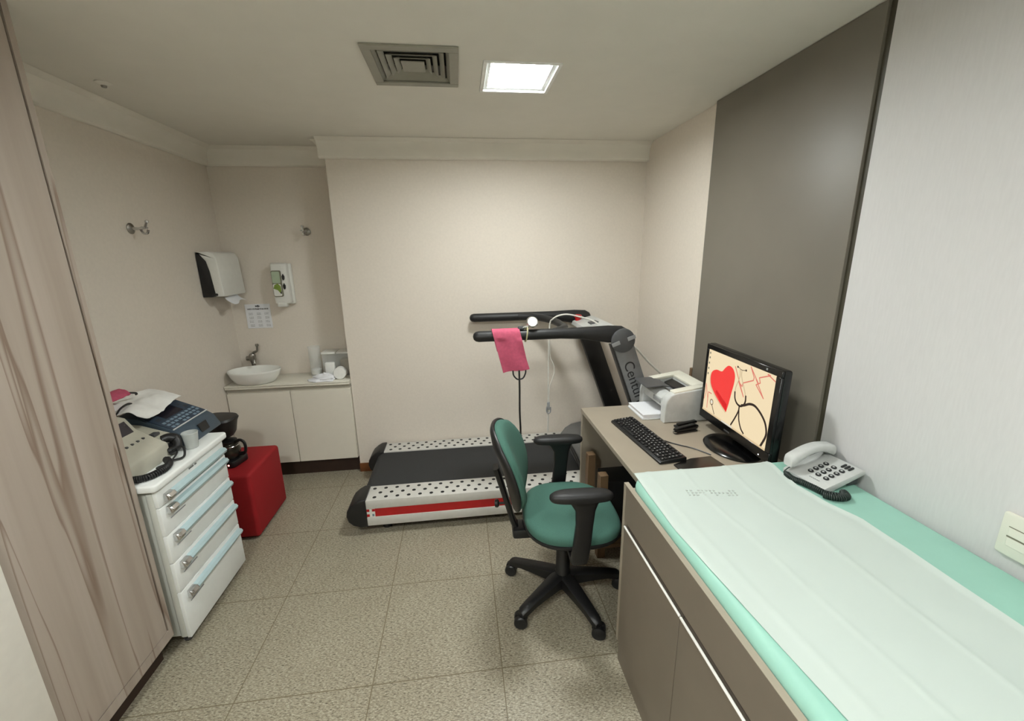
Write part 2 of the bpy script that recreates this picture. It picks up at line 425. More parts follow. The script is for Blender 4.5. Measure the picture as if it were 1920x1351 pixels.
# ------------------------------------------------------------------ wash basin corner
t = thing('vanity_cabinet', 'white two-door cabinet under the wash basin in the alcove', 'cabinet', (-1.35, 3.44, 0))
x0, x1 = XL+.004, PX-.004
MB().box(x0, x1, 3.31, YA-.003, .14, .745).build('body', 'vanity', t)
MB().box(x0+.003, -1.347, 3.291, 3.308, .14, .738, .0015, 1).build('door', 'vanity', t)
MB().box(-1.343, x1-.001, 3.291, 3.308, .14, .738, .0015, 1).build('door', 'vanity', t)
MB().box(x0, x1, 3.305, YA-.003, .745, .772).build('recessed_channel', 'channel', t)
MB().box(x0, x1, 3.355, YA-.003, 0, .14).build('plinth', 'dkbrown', t)
ct = MB(); ct.box(x0, x1+.002, 3.276, YA-.003, .790, .802, .003).box(x0, x1+.002, 3.283, YA-.003, .772, .790)
ct.box(x0, x1+.002, 3.279, 3.30, .7725, .786, .005)
o = ct.build('countertop', 'stone', loc=(-1.35, 3.44, .772)); tag(o, 'pale stone countertop with rounded edge on the white vanity', 'countertop')
t = thing('vessel_sink', 'white oval ceramic vessel basin on the left of the countertop', 'sink', (-1.613, 3.372, .803))
MB().lathe([(0, 0), (.66, 0), (.76, .010), (.92, .055), (.985, .090), (1, .098), (.985, .103), (.955, .100), (.90, .082), (.74, .035), (.5, .018), (0, .014)], 48, .190, .138, (-1.613, 3.372, .803)).build('bowl', 'ceramic', t, angle=60)
MB().lathe([(0, .016), (.016, .018), (.02, .022), (.012, .024), (0, .024)], 20, o=(-1.613, 3.372, .803)).build('drain', 'chrome', t)
t = thing('faucet', 'chrome tap standing behind the oval basin', 'faucet', (-1.70, 3.565, .803))
fx, fy = -1.70, 3.560
MB().lathe([(.028, 0), (.028, .008), (.016, .02), (.015, .10), (.02, .125), (.026, .14), (.026, .175), (.018, .19), (0, .192)], 20, o=(fx, fy, .803)).build('body', 'steel', t)
MB().tube(spline([(fx, fy, .955), (fx+.03, fy-.05, .972), (fx+.055, fy-.10, .965), (fx+.062, fy-.115, .935)]), .0125, 12).build('spout', 'steel', t)
lv = MB().tube(spline([(fx, fy, .985), (fx+.02, fy-.01, 1.005), (fx+.05, fy-.02, 1.018), (fx+.058, fy-.022, 1.06)]), [.009]*16+[.008]*9, 10)
lv.lathe([(0, -.012), (.011, -.01), (.013, 0), (.011, .01), (0, .012)], 12, o=(fx+.058, fy-.022, 1.066)); lv.build('lever', 'steel', t)
MB().tube([(fx-.045, fy, .955), (fx, fy, .955)], .018, 14).build('side_inlet', 'steel', t)

# paper towel dispenser on the left wall
t = thing('paper_towel_dispenser', 'white and black paper towel dispenser on the left wall', 'paper towel dispenser', (XL, 3.39, 1.48))
bk = [(XL+.0015, 1.478), (XL+.0015, 1.782), (-1.785, 1.775), (-1.748, 1.725), (-1.735, 1.66), (-1.722, 1.49), (-1.745, 1.478)]
MB().prism(bk, 3.245, 3.545, 'y', .006).build('housing', 'black', t)
cv = [(XL+.004, 1.784), (XL+.004, 1.792), (-1.72, 1.792), (-1.69, 1.778), (-1.675, 1.745), (-1.662, 1.49), (-1.668, 1.482), (-1.719, 1.482), (-1.719, 1.49), (-1.732, 1.66), (-1.745, 1.727), (-1.783, 1.780)]
MB().prism(cv, 3.238, 3.552, 'y', .007, 3).build('cover', 'white', t)
MB().lathe([(0, 0), (.009, 0), (.009, .004), (0, .004)], 16, o=(-1.710, 3.2335, 1.497), axis='y').build('lock', 'black', t)
def tw(u, v):
    return (-1.700 + .035*u*u*1.4 + .008*math.sin(v*7), 3.31 + .17*v + .02*u, 1.484 - .055*u - .012*math.sin(v*5+1))
MB().grid(tw, 8, 12, .001).build('paper_towel', 'paperw', t)

# soap dispenser on the alcove wall
t = thing('soap_dispenser', 'white soap dispenser with green window on the alcove wall', 'soap dispenser', (-1.375, YA, 1.37))
MB().box(-1.432, -1.312, 3.565, YA-.002, 1.385, 1.70, .008).build('back_plate', 'white', t)
pf = [(3.568, 1.395), (3.568, 1.70), (3.525, 1.705), (3.510, 1.695), (3.503, 1.62), (3.500, 1.52), (3.507, 1.43), (3.515, 1.395)]
MB().prism(pf, -1.441, -1.325, 'x', .010, 3).build('cover', 'white', t)
wn = MB(); wc = (-1.400, 1.549)
wn.prism([(x, z) for x, z in rrect(wc[0], wc[1], .035, .100, .012)], 3.494, 3.506, 'y', .002, 1); wn.mi = 1
wn.prism([(x, z) for x, z in rrect(wc[0]-.002, wc[1]+.048, .029, .044, .010)], 3.4925, 3.4945, 'y'); wn.mi = 2
wn.prism([(x, z) for x, z in rrect(wc[0]-.002, wc[1]-.048, .029, .046, .010)], 3.4925, 3.4945, 'y'); wn.mi = 3
wn.prism([(-1.430, 1.512), (-1.420, 1.540), (-1.395, 1.550), (-1.376, 1.530), (-1.374, 1.500), (-1.385, 1.478), (-1.400, 1.500)], 3.4915, 3.493, 'y'); wn.mi = 4
wn.prism([(-1.385, 1.476), (-1.374, 1.498), (-1.374, 1.470)], 3.491, 3.4925, 'y')
wn.build('window', ['slit', 'winsky', 'white', 'winleaf', 'black'], t)
for zc in (1.598, 1.528):
    sy = MB(); sy.prism([(-1.350+.0095*math.cos(a)*(1 if math.sin(a) < .4 else .55), zc+.024*math.sin(a)) for a in [2*PI*q/18 for q in range(18)]], 3.494, 3.503, 'y'); sy.build('drop_symbol', 'black', t)
MB().box(-1.425, -1.355, 3.508, 3.56, 1.368, 1.400, .006).build('push_bar', 'white', t)

# sign with small print
t = thing('wall_sign', 'small white hand-washing notice on the alcove wall above the tap', 'sign', (-1.617, YA, 1.29))
MB().box(-1.712, -1.522, YA-.004, YA-.0005, 1.193, 1.387, .001, 1).build('plate', 'paperw', t)
pr = MB(); py0, py1 = YA-.0048, YA-.0035
bar = lambda xa, xb, za, zb: pr.box(xa, xb, py0, py1, za, zb)
bar(-1.632, -1.618, 1.366, 1.376); bar(-1.616, -1.606, 1.362, 1.380); bar(-1.604, -1.598, 1.366, 1.374)
for k in range(22):
    w_ = .003+.003*rnd.random(); xx = -1.694+k*.0072; bar(xx, xx+w_, 1.343, 1.352+.004*rnd.random())
for r in range(4):
    for cidx in range(3):
        cx = -1.69+.060*cidx+.004*rnd.random(); cz = 1.315-.031*r
        for q in range(3):
            for k in range(4):
                xx = cx+k*.008; bar(xx, xx+.003+.003*rnd.random(), cz-q*.007, cz-q*.007+.0022)
pr.build('lettering', 'ink', t)
# wall hooks
def wall_hook(loc, ax, label):
    t = thing('wall_hook', label, 'hook', loc, ax, 'steel wall hooks')
    m = WM[t]
    MB(m).lathe([(0, .001), (.030, .001), (.030, .004), (.020, .010), (.010, .014), (0, .015)], 22, axis='x').build('rosette', 'steel', t)
    MB(m).tube([(.008, 0, 0), (.04, 0, -.002), (.075, 0, .004)], [.010, .008, .008], 10).build('arm', 'chrome', t)
    k = MB(m); k.tube(spline([(.050, 0, -.002), (.062, 0, -.026), (.082, 0, -.026), (.090, 0, -.008)], 5), .0065, 8)
    k.tube([(.072, -.022, .004), (.074, 0, .004), (.072, .022, .004)], .006, 8)
    k.tube([(.075, 0, .004), (.088, 0, .032)], [.008, .006], 8); k.lathe([(0, -.010), (.010, -.005), (.010, .005), (0, .010)], 10, o=(.090, 0, .036)); k.build('prong', 'chrome', t)
wall_hook((XL, 2.70, 1.915), 0, 'steel coat hook on the left wall above the drawer cart')
wall_hook((-1.165, YA, 1.937), -PI/2, 'steel coat hook on the alcove wall above the countertop')

# things on the countertop
jx, jy = -1.195, 3.495
t = thing('clear_jar', 'tall clear plastic jar on the countertop beside the box', 'jar', (jx, jy, .803))
MB().lathe([(0, .0005), (.043, .0005), (.045, .01), (.045, .235), (.048, .24), (.045, .243), (.0425, .235), (.0425, .012), (0, .008)], 28, o=(jx, jy, .803)).build('body', 'glass', t)
MB().lathe([(0, .013), (.038, .013), (.040, .05), (.030, .06), (0, .058)], 18, o=(jx, jy, .803)).build('cotton', 'cloth', t)
t = thing('clear_storage_box', 'clear acrylic box of supplies at the right end of the countertop', 'box', (-1.015, 3.51, .803))
bx = MB()
for q in ((-1.125, -.905, 3.445, 3.449), (-1.125, -.905, 3.571, 3.575), (-1.125, -1.121, 3.449, 3.571), (-.909, -.905, 3.449, 3.571)): bx.box(*q, .8035, .985)
bx.box(-1.121, -.909, 3.449, 3.571, .8035, .807); bx.build('body', 'glass', t)
ld = MB(); ld.box(-1.13, -1.02, 3.438, 3.58, .986, 1.0, .003).box(-1.012, -.900, 3.438, 3.58, .986, 1.0, .003); ld.build('lid', 'white', t)
MB().box(-1.0, -.915, 3.47, 3.56, .8075, .93, .01).build('contents', 'brownstuff', t)
t = thing('gauze_pack', 'white folded gauze pack leaning in front of the clear box', 'gauze', (-1.06, 3.415, .803))
MB().box(-1.10, -1.025, 3.402, 3.440, .8035, .925, .012, 3).build('pack', 'cloth', t)
def crumple(u, v):
    a = 2*PI*u; r = math.sin(PI*min(v*1.0, .999))*.5+.02; n_ = noise.noise(Vector((math.cos(a)*1.6, math.sin(a)*1.6, v*4)))
    R = (.070*(1-v)+.030)*(1+.5*n_); 
    if v > .98: R = .004
    return (-1.095+R*math.cos(a)*1.1, 3.333+R*math.sin(a)*.55, .8045+.055*v+.012*n_*v)
cr = MB().grid(crumple, 36, 10); o = cr.build('crumpled_tissue', 'paperw', loc=(-1.085, 3.345, .804)); tag(o, 'crumpled white tissue lying on the countertop before the clear jar', 'tissue')
t = thing('gauze_roll', 'white gauze roll lying on its side by the crumpled tissue', 'gauze', (-.975, 3.36, .85))
MB().lathe([(.016, -.03), (.044, -.03), (.047, -.027), (.047, .027), (.044, .03), (.016, .03), (.016, -.03)], 26, o=(-.972, 3.36, .8505), axis='y').build('roll', 'cloth', t)

# ------------------------------------------------------------------ drawer cart
t = thing('drawer_cart', 'white five-drawer medical cart with pale blue handles on casters', 'cart', (-1.50, 1.995, 0))
CX = -1.30; cy0, cy1 = 1.735, 2.255
b = MB(); b.box(-1.70, CX-.018, cy0+.012, cy1-.012, .055, .795, .006)
b.build('body', 'cartside', t)
for y0 in (cy0, cy1-.03):
    for xa in (CX-.045, -1.70):
        k = MB(); k.box(xa, xa+.03, y0, y0+.03, .055, .795, .010, 3); k.build('corner_post', 'cartside', t)
tp = MB(); tp.prism(rrect(-1.498, 2.002, .213, .282, .02, 5), .805, .838, 'z', .009, 3); tp.build('top', 'cart', t)
MB().box(-1.695, CX-.012, cy0+.008, cy1-.008, .795, .806).build('top_gasket', 'slit', t)
DR = [(.724, .800, .752), (.588, .720, .692), (.450, .584, .555), (.298, .446, .413), (.052, .294, .257)]
for i, (z0, z1, hz) in enumerate(DR):
    d = MB().box(CX-.018, CX, cy0+.004, cy1-.004, z0, z1, .003).build('drawer', 'cart', t)
    hb = MB(); prof = [(CX+.0005, hz-.018), (CX+.022, hz-.010), (CX+.026, hz+.002), (CX+.018, hz+.014), (CX+.0005, hz+.017)]
    hb.prism(prof, cy0+.085, cy1-.018, 'y', .003); hb.build('handle', 'bluebar', d)
    ec = MB(); ec.prism([(CX+.0005, hz-.020), (CX+.025, hz-.012), (CX+.030, hz+.002), (CX+.021, hz+.016), (CX+.0005, hz+.019)], cy0+.035, cy0+.084, 'y', .006, 3); ec.build('handle_end', 'chrome', d)
    if i: MB().box(CX-.001, CX+.003, cy0+.05, cy0+.15, hz-.046, hz-.041, .001, 1).build('label_clip', 'mgrey', d)
    else:
        lg = MB()
        for k in range(8):
            if k != 5: lg.box(CX-.001, CX+.0006, cy0+.225+k*.0075, cy0+.2305+k*.0075, .786, .794)
        lg.build('lettering', 'ink', d)
for (x, y) in ((-1.345, 1.785), (-1.345, 2.205), (-1.655, 1.785), (-1.655, 2.205)):
    k = MB(); k.lathe([(0, -.010), (.020, -.010), (.023, -.006), (.023, .006), (.020, .010), (0, .010)], 18, o=(x, y, .0235), axis='x')
    k.box(x-.014, x+.014, y-.016, y+.02, .030, .056, .004); k.build('caster', 'dgrey', t)
MB().box(-1.42, -1.40, cy0-.006, cy0+.001, .66, .70, .003).build('side_clip', 'chrome', t)

# things on the cart
CT = .8385
t = thing('defibrillator', 'beige defibrillator with dark screen at the near end of the cart', 'medical device', (-1.55, 1.90, CT))
b = MB()
b.prism([(-1.69, CT+.001), (-1.69, 1.045), (-1.575, 1.05), (-1.55, 1.042), (-1.515, .985), (-1.44, .935), (-1.405, .915), (-1.395, .90), (-1.395, CT+.001)], 1.765, 2.012, 'y', .010, 3); b.build('body', 'beige', t)
MB().box(-1.417, -1.409, 2.030, 2.088, CT+.004, .888, .001, 1).build('cradle_recess', 'black', t)
b = MB(); b.prism([(-1.69, CT+.001), (-1.69, .99), (-1.56, .97), (-1.44, .925), (-1.415, .91), (-1.412, .895), (-1.47, .885), (-1.47, CT+.001)], 2.014, 2.100, 'y', .008, 3); b.build('paddle_cradle', 'beige', t)
d1 = Vector((.060, 0, -.103)).normalized()
sl = lambda u, y, h: (-1.5445+d1.x*u+.103/.119*h, y, 1.032+d1.z*u+.5*h)
sc = MB(); P = [sl(.0, 1.84, .003), sl(.0, 1.985, .0045), sl(.062, 1.985, .0045), sl(.062, 1.84, .003)]; Q = [sl(.0, 1.84, -.004), sl(.0, 1.985, -.004), sl(.062, 1.985, -.004), sl(.062, 1.84, -.004)]
sc.rings([Q, P]); sc.build('screen', 'lcd', t)
for k in range(5): MB().box(-1.475, -1.462, 1.83+k*.033, 1.843+k*.033, .942, .957, .003).build('button', 'dgrey', t)
MB().box(-1.485, -1.455, 2.02, 2.06, .932, .947, .004).build('button', 'dgrey', t)
MB().tube(spline([(-1.45, 2.02, .905), (-1.415, 2.045, .918), (-1.385, 2.05, .905), (-1.375, 2.03, .875), (-1.40, 2.00, .865)]), [.012]*4+[.022]*12+[.018]*17, 14).build('paddle', 'black', t)
def coil(path, R, turns, r, n=9):
    P = spline(path, 12); out = []; L_ = len(P)-1; tot = turns*n
    prev = None
    for q in range(tot+1):
        s = q/tot*L_; i = min(int(s), L_-1); f_ = s-i; p = P[i].lerp(P[i+1], f_); T = (P[i+1]-P[i]).normalized()
        u = Vector((0, 0, 1)) - T*T.z; u.normalize(); v = T.cross(u); a = 2*PI*q/n
        out.append(p+R*(math.cos(a)*u+math.sin(a)*v))
    return out
k = MB(); k.tube(coil([(-1.37, 1.94, CT+.016), (-1.335, 1.90, CT+.016), (-1.32, 1.84, CT+.016), (-1.345, 1.775, CT+.016), (-1.40, 1.755, CT+.016)], .012, 34, .0035), .0042, 6)
k.tube(spline([(-1.385, 2.0, .87), (-1.335, 2.005, .885), (-1.315, 1.97, CT+.012), (-1.35, 1.94, CT+.010), (-1.37, 1.94, CT+.018)], 8), .005, 8)
k.tube(spline([(-1.39, 2.02, .88), (-1.36, 2.0, .86), (-1.355, 1.93, CT+.006), (-1.375, 1.88, CT+.006), (-1.35, 1.86, CT+.008), (-1.38, 1.80, CT+.008)], 8), .004, 8)
k.build('coiled_cord', 'rubber', t)
t = thing('electrocardiograph', 'slate blue keypad machine with dark display, far end of the cart', 'medical device', (-1.52, 2.24, CT))
y0, y1 = 2.11, 2.40
MB().prism([(-1.68, CT+.001), (-1.68, 1.005), (-1.58, .995), (-1.43, .925), (-1.40, .905), (-1.372, CT+.012), (-1.372, CT+.001)], y0, y1, 'y', .006, 2).build('body', 'slate', t)
dv = Vector((.15, 0, -.07)).normalized(); nn = Vector((.07, 0, .15)).normalized()
pt = lambda u, y, h: Vector((-1.58, y, .995))+dv*u+nn*h
def slab(mb, u0, u1, ya, yb, h0, h1): mb.rings([[pt(u, y, h0) for u, y in ((u0, ya), (u1, ya), (u1, yb), (u0, yb))], [pt(u, y, h1) for u, y in ((u0, ya), (u1, ya), (u1, yb), (u0, yb))]])
s = MB(); slab(s, .002, .163, y0+.006, y1-.006, .0005, .0045); s.build('keypad_panel', 'navy', t)
s = MB(); slab(s, .012, .085, y0+.075, y1-.075, .003, .0045); s.build('display', 'lcd', t)
for ya in (y0+.010, y1-.066):
    s = MB(); slab(s, .03, .085, ya, ya+.056, .003, .004); s.mi = 1; slab(s, .036, .044, ya+.008, ya+.030, .004, .0045); slab(s, .06, .078, ya+.02, ya+.046, .004, .0045); s.build('print_label', ['ltgrey', 'ink'], t)
s = MB()
for r in range(3):
    for k in range(9):
        if r == 2 and k % 3 == 2: continue
        ya = y0+.022+k*.029; slab(s, .096+r*.022, .109+r*.022, ya, ya+.020, .003, .005)
s.build('key', 'keyblue', t)
s = MB(); slab(s, .160, .166, y0+.003, y1-.003, .001, .005); s.build('trim_strip', 'ltgrey', t)
s = MB(); s.prism([(-1.385, .885), (-1.393, .905), (-1.388, .907), (-1.374, .862)], y0+.12, y0+.19, 'y'); s.build('latch', 'black', t)
def sheet(u, v):
    A, B, C_, D = Vector((-1.69, 1.985, 1.075)), Vector((-1.78, 2.42, 1.055)), Vector((-1.548, 2.405, 1.020)), Vector((-1.492, 2.07, 1.012))
    p = A.lerp(D, u).lerp(B.lerp(C_, u), v); n_ = noise.noise(Vector((u*3.1, v*4.3, .4)))*.022 + noise.noise(Vector((u*8, v*9, 2)))*.006
    p.z += n_ + .018*math.sin(PI*u)
    p.x += noise.noise(Vector((v*5, u*2, 4)))*.015*(u > .8)
    return p
o = MB().grid(sheet, 26, 30, .002).build('cotton_sheet', 'cloth', loc=(-1.62, 2.2, 1.0)); tag(o, 'crumpled white cloth draped over the keypad machine on the cart', 'cloth')
t = thing('blood_pressure_cuff', 'rolled pink pressure cuff with black straps on top of the cart cloth', 'blood pressure cuff', (-1.67, 2.09, 1.06))
def pk(u, v):
    return (-1.70+.09*u, 2.0+.155*v, 1.112+.030*math.sin(PI*u)**.6+.006*noise.noise(Vector((u*4, v*5, 0))))
MB().grid(pk, 12, 12, .012).build('cuff', 'pink', t)
MB().tube(spline([(-1.655, 2.125, 1.105), (-1.65, 2.17, 1.112), (-1.64, 2.22, 1.098), (-1.645, 2.235, 1.085)]), [.009]*10+[.006]*15, 8, flat=.6).build('strap', 'black', t)
MB().tube(spline([(-1.60, 2.02, 1.045), (-1.60, 2.06, 1.07), (-1.605, 2.11, 1.075), (-1.61, 2.14, 1.066)]), .007, 8, flat=.6).build('strap', 'black', t)
o = MB().box(-1.80, -1.735, 2.12, 2.19, 1.062, 1.135, .006).build('small_box', 'cream', loc=(-1.75, 2.165, 1.04)); tag(o, 'small cream box standing behind the rolled pink cuff', 'box')
t = thing('plastic_cup', 'clear disposable plastic cup on the front edge of the cart', 'cup', (-1.350, 2.095, CT))
MB().lathe([(0, .001), (.024, .001), (.026, .004), (.034, .078), (.036, .080), (.034, .082), (.0325, .078), (.025, .006), (0, .004)], 28, o=(-1.350, 2.095, CT)).build('cup_body', 'milky', t)

# ------------------------------------------------------------------ pouf and coffee maker
MBp = MB().box(-1.785, -1.338, 2.512, 2.955, .012, .452, .022, 4)
t = thing('pouf', 'red upholstered cube pouf between the cart and the vanity', 'pouf', (-1.56, 2.73, 0))
MBp.build('seat', 'pouf', t)
for (x, y) in ((-1.74, 2.56), (-1.38, 2.56), (-1.74, 2.91), (-1.38, 2.91)): MB().lathe([(.018, 0), (.02, .014), (0, .014)], 12, o=(x, y, 0)).build('foot', 'black', t)
t = thing('coffee_maker', 'black drip coffee maker standing on the red pouf', 'coffee maker', (-1.545, 2.70, .453), math.radians(-12))
m = WM[t]
MB(m).prism(rrect(0, 0, .095, .075, .03), .0005, .045, 'z', .008).build('base', 'black', t)
MB(m).box(-.10, -.035, -.07, .07, .04, .25, .015).build('column', 'black', t)
hd = MB(m); hd.rings([[(x, y, z) for x, y in superell(cx, 0, a, b_, 2.8, 28)] for (cx, a, b_, z) in ((.0, .055, .05, .19), (-.005, .075, .068, .215), (-.02, .105, .085, .285), (-.02, .115, .092, .305), (-.02, .108, .086, .318), (-.02, .02, .02, .321))]); hd.build('filter_head', 'black', t)
cf = MB(m); cf.lathe([(0, .048), (.050, .048), (.060, .065), (.062, .10), (.052, .135), (.046, .148), (.044, .15), (0, .15)], 24, o=(.025, 0, 0)); ca = cf.build('carafe', 'carafe', t)
MB(m).lathe([(.0465, .145), (.05, .150), (.05, .162), (.03, .170), (0, .171)], 24, o=(.025, 0, 0)).build('carafe_lid', 'black', ca)
MB(m).tube(spline([(.066, 0, .150), (.11, 0, .165), (.136, 0, .14), (.130, 0, .085), (.088, 0, .068)]), .009, 8, flat=1.4).build('carafe_handle', 'black', ca)
MB(m).tube([(.025+.056*math.cos(a), .056*math.sin(a), .128) for a in [2*PI*q/24 for q in range(24)]], .0035, 6, closed=True).build('carafe_band', 'chrome', ca)
MB(m).lathe([(0, 0), (.006, 0), (.006, .004), (0, .005)], 12, o=(.062, -.0755, .022), axis='y').build('power_light', 'ledred', t)

# ------------------------------------------------------------------ treadmill
t = thing('treadmill', 'grey and black treadmill with red side stripe along the back wall', 'treadmill', (.3, 2.88, 0))
ZT = .243; X0, X1 = -.665, 1.30
def rail(ya, yb, outer):
    m_ = MB(); m_.box(X0, X1, ya, yb, .182, ZT, .004)
    yo = outer; s_ = 1 if outer == ya else -1
    m_.box(X0, X1, min(yo+s_*.012, yo+s_*.05), max(yo+s_*.012, yo+s_*.05), .06, .182)
    m_.box(X0, X1, min(yo, yo+s_*.05), max(yo, yo+s_*.05), .062, .124, .004)
    m_.mi = 1
    for k in range(26):
        for r in range(3):
            x = -.605+k*.072+(.036 if r == 1 else 0)-r*.008; y = ya+(yb-ya)*(.2+.3*r)
            if x < X1-.05: m_.prism([(x+.0122*math.cos(a), y+.0122*math.sin(a)) for a in [2*PI*q/12 for q in range(12)]], ZT-.001, ZT+.0008, 'z')
    return m_.build('side_rail', ['silver', 'dots'], t)
rail(2.455, 2.632, 2.455); rail(3.145, 3.302, 3.302)
MB().box(X0+.062, X1, 2.4585, 2.470, .125, .181).build('stripe', 'red', t)
em = MB(); e0 = -.655; em.box(e0, e0+.052, 2.4575, 2.469, .125, .181); em.mi = 1
for (a, b_, c_, d_) in ((e0, e0+.018, .163, .180), (e0+.034, e0+.052, .163, .180), (e0, e0+.018, .127, .145)): em.box(a, b_, 2.4565, 2.458, c_, d_)
em.mi = 2; em.box(e0+.034, e0+.046, 2.4565, 2.458, .129, .145); em.build('emblem', ['white', 'red', 'keyblue'], t)
bl = [(-.665, .215), (-.672, .228), (-.66, .236), (X1-.2, .236), (X1-.2, .10), (-.66, .10), (-.695, .125), (-.71, .168), (-.697, .212), (-.68, .23)]
bp = []
for q in range(13):
    a = PI/2+PI*q/12; bp.append((-.648+.062*math.cos(a), .172+.062*math.sin(a)))
MB().prism(bp+[(1.2, .11), (1.2, .234)], 2.634, 3.143, 'y').build('running_belt', 'belt', t)
for (ya, yb) in ((2.449, 2.640), (3.138, 3.308)):
    cp_ = [(X0+.012, .055), (-.70, .056), (-.745, .072), (-.772, .10), (-.782, .140), (-.776, .175), (-.755, .208), (-.72, .236), (-.69, .252), (X0+.012, .254)]
    MB().prism(cp_, ya, yb, 'y', .012, 3).build('end_cap', 'black', t)
MB().box(X0+.05, X1, 2.50, 3.27, .045, .10).build('underframe', 'black', t)
for (x, y) in ((-.55, 2.54), (-.55, 3.22), (1.15, 2.54), (1.15, 3.22)): MB().lathe([(.03, 0), (.03, .03), (.02, .046), (0, .046)], 14, o=(x, y, .0)).build('foot', 'rubber', t)
hood = [[(x, y, z) for x, y, z in ((xa, 2.50, .237), (xa, 2.52, h-.03), (xa, 2.56, h), (xa, 3.22, h), (xa, 3.26, h-.03), (xa, 3.28, .237))] for xa, h in ((.80, .275), (.83, .315), (.88, .345), (.96, .36), (1.30, .36), (1.34, .33))]
MB().rings(hood).build('motor_hood', 'grey', t)
MB().tube(spline([(.79, 2.645, .24), (.795, 2.66, .27), (.80, 2.88, .285), (.795, 3.12, .27), (.79, 3.135, .24)]), .012, 8).build('hood_edge', 'black', t)
for (ya, yb, near) in ((2.443, 2.505, True), (3.235, 3.298, False)):
    A = [(.915, 1.185), (1.062, 1.185), (1.415, .245), (1.265, .245)]
    u = MB(); u.prism(A, ya+.006, yb, 'y', .006); u.build('upright', 'black', t)
    if near:
        q = MB(); q.prism([(.925, 1.185), (.93, 1.21), (.95, 1.265), (.985, 1.288), (1.02, 1.275), (1.05, 1.235), (1.058, 1.185), (1.405, .25), (1.275, .25)], ya-.004, ya+.006, 'y', .003); q.build('side_plate', 'grey', t)
        MB().lathe([(0, -.014), (.066, -.014), (.074, -.010), (.076, 0), (0, 0)], 40, o=(.986, ya-.004, 1.212), axis='y').build('pivot_disc', 'dgrey', t)
        for (a0, r0, r1) in ((math.radians(20), .026, .078), (math.radians(200), .026, .078)):
            R_ = Matrix.Rotation(-a0, 4, 'Y')
            cxx, czz = .986+math.cos(a0)*(r0+r1)/2, 1.212+math.sin(a0)*(r0+r1)/2
            tk = MB(); tk.box(cxx-(r1-r0)/2, cxx+(r1-r0)/2, ya-.0205, ya-.017, czz-.012, czz+.012, .001, 1, rot=R_)
            tk.build('disc_mark', 'mgrey', t)
        bm = text_mesh('Centurion', .092)
        ang = math.atan2(-.94, .355); R_ = Matrix(((math.cos(ang), 0, 0, 0), (0, 0, 0, 0), (math.sin(ang), 0, 0, 0), (0, 0, 0, 1)))
        dx_, up_ = Vector((math.cos(ang), 0, math.sin(ang))), Vector((-math.sin(ang), 0, math.cos(ang)))
        o0 = Vector((.997, ya-.0043, 1.066))
        for v in bm.verts: v.co = o0 + dx_*v.co.x + up_*v.co.y + Vector((0, -1, 0))*v.co.z
        lt = MB(); lt.add(bm, False); lt.build('lettering', 'logo', t)
    else:
        MB().lathe([(0, 0), (.05, 0), (.056, .006), (.05, .012), (0, .012)], 30, o=(.986, ya-.006, 1.212), axis='y').build('pivot_disc', 'dgrey', t)
def handrail(yc, n='handrail'):
    st = [(.066, .004, 1.266), (.070, .018, 1.266), (.082, .028, 1.266), (.10, .0325, 1.266), (.60, .0325, 1.266), (.72, .036, 1.263), (.82, .046, 1.256), (.90, .054, 1.250), (.985, .054, 1.245), (1.02, .045, 1.235), (1.035, .02, 1.23)]
    out = []
    for x, r, z in st: out.append([(x, yc+min(r, .034)*math.cos(a), z+r*math.sin(a)) for a in [2*PI*q/18 for q in range(18)]])
    MB().rings(out).build(n, 'rubber', t)
handrail(2.473); handrail(3.25)
MB().tube(spline([(.45, 3.235, 1.268), (.55, 3.19, 1.268), (.64, 3.10, 1.262), (.69, 2.98, 1.255), (.70, 2.86, 1.25), (.69, 2.74, 1.255), (.64, 2.62, 1.262), (.58, 2.54, 1.266), (.53, 2.49, 1.266)], 6), .026, 12).build('front_handle', 'rubber', t)
cs = MB(); cs.prism([(.86, 1.200), (.87, 1.226), (1.02, 1.262), (1.05, 1.252), (1.05, 1.18), (.98, 1.165)], 2.60, 3.20, 'y', .010, 3); cs.build('console', 'ltgrey', t)
MB().box(.925, .985, 2.90, 2.98, 1.240, 1.254, .003, 2, Matrix.Rotation(-.22, 4, 'Y')).build('display', 'dgrey', t)
k = MB(); k.lathe([(.022, 0), (.022, .02), (.030, .026), (.030, .038), (.02, .045), (0, .046)], 20, o=(.905, 3.165, 1.232)); k.build('stop_button', 'red', t)

# white patient cable hanging from the console
t = thing('patient_cable', 'thin white cable hanging from the treadmill console', 'cable', (.6, 2.93, 1.28))
MB().tube(spline([(.955, 2.84, 1.256), (.90, 2.845, 1.285), (.76, 2.86, 1.322), (.69, 2.875, 1.318), (.645, 2.895, 1.29), (.628, 2.92, 1.24), (.622, 2.93, 1.0), (.622, 2.93, .70), (.62, 2.93, .42)]), .0055, 8).build('cord', 'cable', t)
MB().tube(spline([(.628, 2.925, 1.22), (.634, 2.93, 1.02), (.66, 2.93, .95), (.664, 2.93, .88), (.632, 2.93, .77), (.628, 2.93, .62)]), .003, 6).build('lead_wire', 'cable', t)
k = MB(); k.tube(spline([(.628, 2.925, .66), (.607, 2.92, .61), (.615, 2.92, .575), (.635, 2.92, .58), (.638, 2.92, .62)]), .005, 8); k.box(.612, .632, 2.914, 2.934, .60, .66, .003); k.build('clip', 'mgrey', t)
o = MB().tube(spline([(1.085, 2.56, 1.16), (1.14, 2.57, 1.12), (1.24, 2.60, 1.02), (1.34, 2.61, .93), (1.41, 2.62, .86), (1.42, 2.62, .70), (1.42, 2.62, .40)]), .007, 8).build('power_cable', 'cable', loc=(1.25, 2.6, 1.0)); tag(o, 'white cable sagging from the treadmill console to behind the printer', 'cable')

